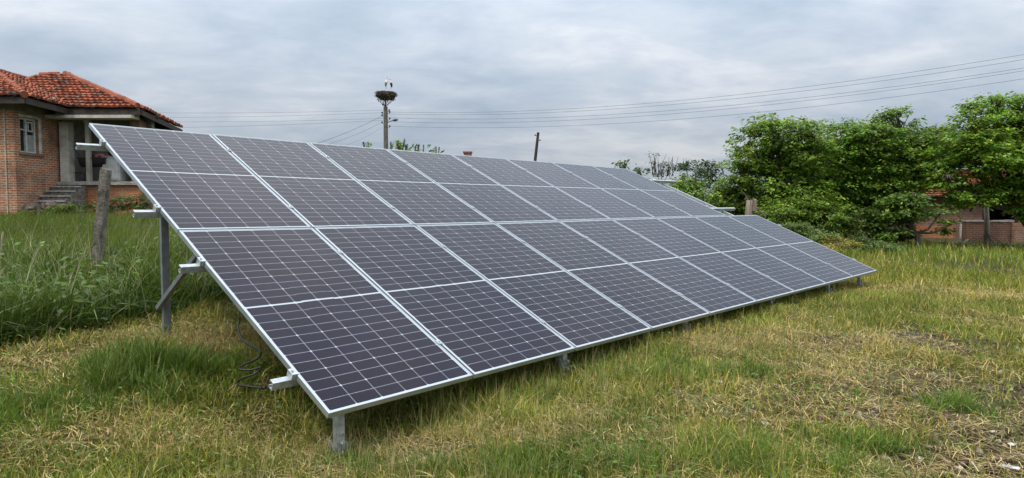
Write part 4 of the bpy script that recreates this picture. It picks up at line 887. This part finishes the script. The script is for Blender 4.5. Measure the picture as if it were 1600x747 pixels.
# lying straw
x, y = scatter(250000, 2.4, 18, 1.3, rng); d_, s_, l_ = masks(x, y); ts_ = tall_side(x, y); keep = (ts_ < .1) & (rng.random(len(x)) < np.clip(d_*1.05+.05, 0, 1)*(1-.7*l_)*(1-.35*np.clip(s_, 0, 1))); x, y = x[keep], y[keep]; n = len(x); dist = np.hypot(x, y)
h = (.012+.018*rng.random(n)); L = (.05+.13*rng.random(n)); k = rng.random((n, 1))
cs = np.where(k < .55, np.array([.42,.31,.13]), np.where(k < .85, np.array([.19,.15,.08]), np.array([.52,.42,.22])))*np.exp(rng.normal(0, .25, (n, 1)))
wv = 1.2+1.4*fbm(x, y, .9, 71)*2
th_ = wv+rng.normal(0, 1.0, n); dv = np.stack([np.cos(th_), np.sin(th_), rng.normal(.02, .14, n)], 1); sv = np.stack([-np.sin(th_), np.cos(th_), np.zeros(n)], 1)*((.0008+.0009*rng.random(n))*(1+.12*dist))[:, None]
c0 = np.stack([x, y, terrain(x, y)+.012+.03*rng.random(n)], 1); bend = sv*rng.normal(0, 4, (n, 1))
V = np.stack([c0-dv*(L/2)[:, None]-sv, c0-dv*(L/2)[:, None]+sv, c0+bend+sv+np.array([0,0,.012]), c0+bend-sv+np.array([0,0,.012]), c0+dv*(L/2)[:, None]+sv*.5, c0+dv*(L/2)[:, None]-sv*.5], 1).reshape(-1, 3)
b0 = np.arange(n)[:, None]*6; Q = np.concatenate([b0+np.array([[0,1,2,3]]), b0+np.array([[3,2,4,5]])], 0)
o = np_mesh('straw', V, quads=Q, col=np.repeat(cs, 6, 0), mat=M['straw']); tag(o, 'dry cut straw lying over the mown ground', kind='stuff')
x, y = scatter(60000, 2.6, 14, 1.2, rng, R(-30), R(48)); d_, s_, l_ = masks(x, y); keep = (tall_side(x, y) < 0) & (rng.random(len(x)) < s_*.8); x, y = x[keep], y[keep]; n = len(x)
sz = .006+.022*rng.random(n)**3*1.4; octa = np.array([(1,0,0),(-1,0,0),(0,1,0),(0,-1,0),(0,0,.8),(0,0,-.6)], float)
V = (np.stack([x, y, terrain(x, y)-.004], 1)[:, None]+octa[None]*sz[:, None, None]*rng.uniform(.55, 1.35, (n, 6, 3))+rng.normal(0, .12, (n, 6, 3))*sz[:, None, None]).reshape(-1, 3)
T_ = (np.arange(n)[:, None, None]*6+np.array([[0,2,4],[2,1,4],[1,3,4],[3,0,4],[2,0,5],[1,2,5],[3,1,5],[0,3,5]])[None]).reshape(-1, 3)
cl_ = np.array([.125,.088,.060])*np.exp(rng.normal(0, .35, (n, 1))); cl_ = np.where(rng.random((n, 1)) < .06, np.array([.30,.27,.22]), cl_)
tag(np_mesh('soil_clods', V, tris=T_, col=np.repeat(cl_, 6, 0), mat=M['straw']), 'crumbly clods and pebbles on the bare soil patches', kind='stuff')
# seeding stalks standing in the mown grass, thick before the lower panel edge
x, y = scatter(26000, 2.6, 11, 1.3, rng, R(-45), R(38)); d_, s_, l_ = masks(x, y)
edge = (x+1.03)*EN[0]+(y-3.73)*EN[1]; edge /= math.hypot(EN[0], EN[1])
pr_ = np.clip(np.exp(-((edge-.35)/.9)**2)*.55*(fbm(x, y, 1.1, 83) > .42)+.06, 0, 1); keep = (tall_side(x, y) < 0) & (rng.random(len(x)) < pr_) & (s_ < .6); x, y = x[keep], y[keep]; n = len(x)
k = rng.random((n, 1)); cs = np.where(k < .5, np.array([.30,.25,.12]), np.where(k < .8, np.array([.19,.19,.06]), np.array([.10,.14,.03])))*np.exp(rng.normal(0, .15, (n, 1)))
blades(x, y, .13+.17*rng.random(n), .0026+.0022*rng.random(n), rng.uniform(.05, .5, n), cs, 'seed_stalks', 'yellowing seed stalks standing in the mown grass', rng, 3, M['straw'])
# green tufts
cx_, cy_ = scatter(420, 3.0, 15, 1.2, rng); d_, s_, l_ = masks(cx_, cy_); keep = (tall_side(cx_, cy_) < 0) & (rng.random(len(cx_)) < .35+l_); cx_, cy_ = cx_[keep], cy_[keep]
for bx_, by_, rx, ry, kk in LUSH:
    if rx > 1.0: continue
    m_ = int(26*rx*ry/.1); m_ = min(m_, 40); cx_ = np.append(cx_, bx_+rng.normal(0, rx*.45, m_)); cy_ = np.append(cy_, by_+rng.normal(0, ry*.45, m_))
keep = (tall_side(cx_, cy_) < 0); cx_, cy_ = cx_[keep], cy_[keep]; nb_ = 42; sc_ = np.repeat(rng.uniform(.6, 1.3, len(cx_)), nb_)
x = np.repeat(cx_, nb_)+rng.normal(0, .035, len(cx_)*nb_); y = np.repeat(cy_, nb_)+rng.normal(0, .035, len(cx_)*nb_); n = len(x); k = rng.random((n, 1))
cs = (np.array([.125,.190,.026])*k+np.array([.070,.130,.018])*(1-k))*np.repeat(np.exp(rng.normal(0, .18, (len(cx_), 1))), nb_, 0)
blades(x, y, (.06+.12*rng.random(n))*sc_, .0040+.0035*rng.random(n), rng.uniform(.2, 1.2, n), cs, 'grass_tufts', 'fresh green tufts in the mown grass', rng, 3)
wx, wy = scatter(900, 3.0, 11, 1.2, rng); wsel = (tall_side(wx, wy) < .1) & (fbm(wx, wy, 1.2, 111) > .50); wx, wy = wx[wsel], wy[wsel]; nw = len(wx); nl = 7
az = np.repeat(rng.uniform(0, 2*pi, nw), nl)+np.tile(np.arange(nl)*2.4, nw); rr_ = np.repeat(rng.uniform(.02, .05, nw), nl)*np.sqrt(np.tile(np.arange(nl)+.5, nw)/nl)*1.6
cen_ = np.stack([np.repeat(wx, nl)+rr_*np.cos(az), np.repeat(wy, nl)+rr_*np.sin(az), np.repeat(terrain(wx, wy), nl)+rng.uniform(.02, .09, nw*nl)], 1)
V, Q, cc = leaves(cen_, np.stack([np.cos(az), np.sin(az), np.full(nw*nl, .35)], 1), 2, .036, (.105, .165, .028), .2, .15, rng)
tag(np_mesh('broad_weeds', V, quads=Q, col=cc, mat=M['leaf']), 'small broad leaved weeds among the mown grass', kind='stuff')
# big clump beside the rear post
p = ground_at(228, 600); m_ = 46; ci = rng.integers(0, m_, 3000); n = 3000; x = (p[0]+rng.normal(0, .24, m_))[ci]+rng.normal(0, .04, n); y = (p[1]+rng.normal(0, .20, m_))[ci]+rng.normal(0, .04, n); k = rng.random((n, 1)); rad_ = np.hypot((x-p[0])/.5, (y-p[1])/.42)-rng.uniform(-.5, .9, m_)[ci]*.6
blades(x, y, (.10+.24*rng.random(n))*np.clip(1.2-.6*rad_, .3, 1.3), .005+.007*rng.random(n), rng.uniform(.2, 1.0, n), np.where(rng.random((n,1)) < .08, np.array([.30,.25,.11]), np.array([.125,.185,.026])*k+np.array([.060,.105,.016])*(1-k)), 'grass_clump', 'dense dark green grass clump left of the rear post', rng, 3)
def post_gap(x, y):       # trampled patch in front of the leaning post
    tt = np.clip(y/10.4, 0, 1.02); off = np.abs(x-pb[0]*tt); return np.where((tt > .72) & (off < .45), .35, 1.0)
# unmown strip: broad blades near the edge, paler meadow beyond
x, y = scatter(190000, 4.2, 15, 1.15, rng, R(-62), R(8)); ts_ = tall_side(x, y); keep = (ts_ > 0) & (rng.random(len(x)) < np.clip(.3+ts_*2, 0, 1)); x, y, ts_ = x[keep], y[keep], ts_[keep]
keep = rng.random(len(x)) < np.clip(1.25-ts_/4.5, .28, 1); x, y, ts_ = x[keep], y[keep], ts_[keep]; n = len(x); k = rng.random((n, 1)); patch = fbm(x, y, .9, 91)
hgt = (.18+.34*rng.random(n))*(.35+1.35*patch)*np.clip(.55+ts_*1.2, .5, 1)*post_gap(x, y)
cs = np.array([.095,.150,.022])*k+np.array([.030,.060,.010])*(1-k); cs = np.where((rng.random(n) < .035)[:, None], np.array([.32,.27,.15]), cs); cs = np.where((rng.random(n) < .10)[:, None], np.array([.20,.245,.065]), cs)*np.exp(rng.normal(0, .16, (n, 1)))
blades(x, y, hgt, (.008+.012*rng.random(n)), rng.uniform(.2, 1.3, n), cs, 'tall_grass', 'tall broad bladed uncut grass beyond the mowing edge', rng, 3, wind=-.4)
x, y = scatter(52000, 4.2, 13, 1.1, rng, R(-62), R(5)); ts_ = tall_side(x, y); patch = fbm(x, y, 1.5, 97); keep = (ts_ > .05) & (rng.random(len(x)) < np.clip(patch*2.6-.85, 0, 1)); x, y, ts_ = x[keep], y[keep], ts_[keep]; n = len(x); k = rng.random((n, 1))
cs = np.array([.150,.215,.050])*k+np.array([.055,.100,.022])*(1-k); cs = np.where((rng.random(n) < .05)[:, None], np.array([.33,.29,.15]), cs)
blades(x, y, (.25+.38*rng.random(n))*np.clip(.6+ts_, .5, 1)*post_gap(x, y), .013+.011*rng.random(n), rng.uniform(.5, 1.5, n), cs, 'broad_grass', 'broad arching grass blades with paler tips in the uncut strip', rng, 3)
x, y = scatter(150000, 8.5, 30, 1.3, rng, R(-60), R(10)); ts_ = tall_side(x, y); keep = (ts_ > 1.5) & not_built(x, y); x, y = x[keep], y[keep]; n = len(x); dist = np.hypot(x, y); k = rng.random((n, 1)); patch = fbm(x, y, .6, 93)
cs = np.array([.160,.205,.040])*k+np.array([.080,.120,.020])*(1-k); cs = np.where((rng.random(n) < .08)[:, None], np.array([.24,.23,.12]), cs)*np.exp(rng.normal(0, .15, (n, 1)))
blades(x, y, (.18+.28*rng.random(n))*(.45+1.1*patch)*post_gap(x, y), (.006+.006*rng.random(n))*(1+.03*dist), rng.uniform(.1, .9, n), cs, 'meadow_grass', 'pale green meadow grass rising towards the house', rng, 2, wind=-.3)
wx, wy = scatter(420, 4.6, 13, 1.1, rng, R(-60), R(-8)); wsel = (tall_side(wx, wy) > .15) & (fbm(wx, wy, .8, 131) > .47) & (post_gap(wx, wy) == 1); wx, wy = wx[wsel], wy[wsel]; nw = len(wx); nl = 9
az = np.repeat(rng.uniform(0, 2*pi, nw), nl)+np.tile(np.arange(nl)*2.4, nw); hp = np.repeat(rng.uniform(.28, .62, nw), nl); tl = np.tile(np.linspace(.25, 1, nl), nw); rr_ = .10*(1.15-tl)
cen_ = np.stack([np.repeat(wx, nl)+rr_*np.cos(az), np.repeat(wy, nl)+rr_*np.sin(az), np.repeat(terrain(wx, wy), nl)+hp*tl], 1)
V, Q, cc = leaves(cen_, np.stack([np.cos(az), np.sin(az), np.full(nw*nl, .3)], 1), 2, .085, (.095, .155, .030), .3, .35, rng)
tag(np_mesh('tall_weeds', V, quads=Q, col=cc, mat=M['leaf']), 'leafy weeds mixed into the tall uncut grass', kind='stuff')
# dry stems standing out of the tall grass
x, y = scatter(700, 5, 13, 1.0, rng, R(-50), R(-18)); keep = tall_side(x, y) > .1; x, y = x[keep], y[keep]; n = len(x)
blades(x, y, .5+.45*rng.random(n), np.full(n, .006), rng.uniform(.05, .7, n), np.array([.36,.32,.20])*np.exp(rng.normal(0, .2, (n, 1))), 'dry_stems', 'pale dry stems sticking out of the tall grass', rng, 3, M['straw'])
# ------------------------------------------------------------------ scraps lying on the soil
SCR = [(1583,700,.075,.025,'white plastic scrap on bare soil near the right edge'),(1577,738,.10,.04,'largest white plastic scrap on bare soil in the lower right corner'),(1553,682,.05,.02,'slim white scrap, topmost of those on the dark soil'),(1560,695,.035,.02,'small white scrap between the slim and the longer ones'),
       (1436,726,.06,.03,'white scrap beside the green tuft near the bottom edge'),(1497,738,.05,.03,'grey white scrap between the two bottom scraps'),(1195,672,.045,.035,'pale crumpled scrap in the foreground grass'),(1124,604,.05,.035,'crumpled grey white wad in grass before the array'),(1357,573,.07,.035,'flat pale stone in the straw of the field'),(1300,500,.10,.05,'flat pale scrap in shade by the last front post')]
for k, (px, py, sx, sy, lab) in enumerate(SCR):
    p = ground_at(px, py); rr = random.Random(k+50); mb = MB(); nx2, ny2 = 6, 4; a = rr.uniform(-.5, .3)
    top = []
    for j in range(ny2):
        for i in range(nx2):
            u_, v_ = (i/(nx2-1)*2-1), (j/(ny2-1)*2-1); xx = .5*u_*sx*(1-.25*v_*v_)*rr.uniform(.85,1.1); yy = .6*v_*sy*(1-.3*u_*u_)*rr.uniform(.85,1.1)
            top.append((xx*cos(a)-yy*sin(a), xx*sin(a)+yy*cos(a), (.012 if k < 6 else .028)+rr.uniform(0,.014)))
    bot = [(x_, y_, z_-.006) for x_, y_, z_ in top]; nn = nx2*ny2; fs = []
    for j in range(ny2-1):
        for i in range(nx2-1):
            q0 = j*nx2+i; fs += [(q0, q0+1, q0+1+nx2, q0+nx2), (nn+q0+nx2, nn+q0+1+nx2, nn+q0+1, nn+q0)]
    rim = [i for i in range(nx2)]+[j*nx2+nx2-1 for j in range(1, ny2)]+[(ny2-1)*nx2+i for i in range(nx2-2, -1, -1)]+[j*nx2 for j in range(ny2-2, 0, -1)]
    for a_, b_ in zip(rim, rim[1:]+rim[:1]): fs.append((a_, nn+a_, nn+b_, b_))
    mb.add(top+bot, fs); o = mb.build('plastic_scrap' if k != 8 else 'flat_stone', M['white_plastic'] if k < 8 else M['concrete'], None, True); o.location = (p[0], p[1], gz(p[0], p[1])); tag(o, lab, 'scrap' if k != 8 else 'stone', 'scraps littering the ground' if k != 8 else None)
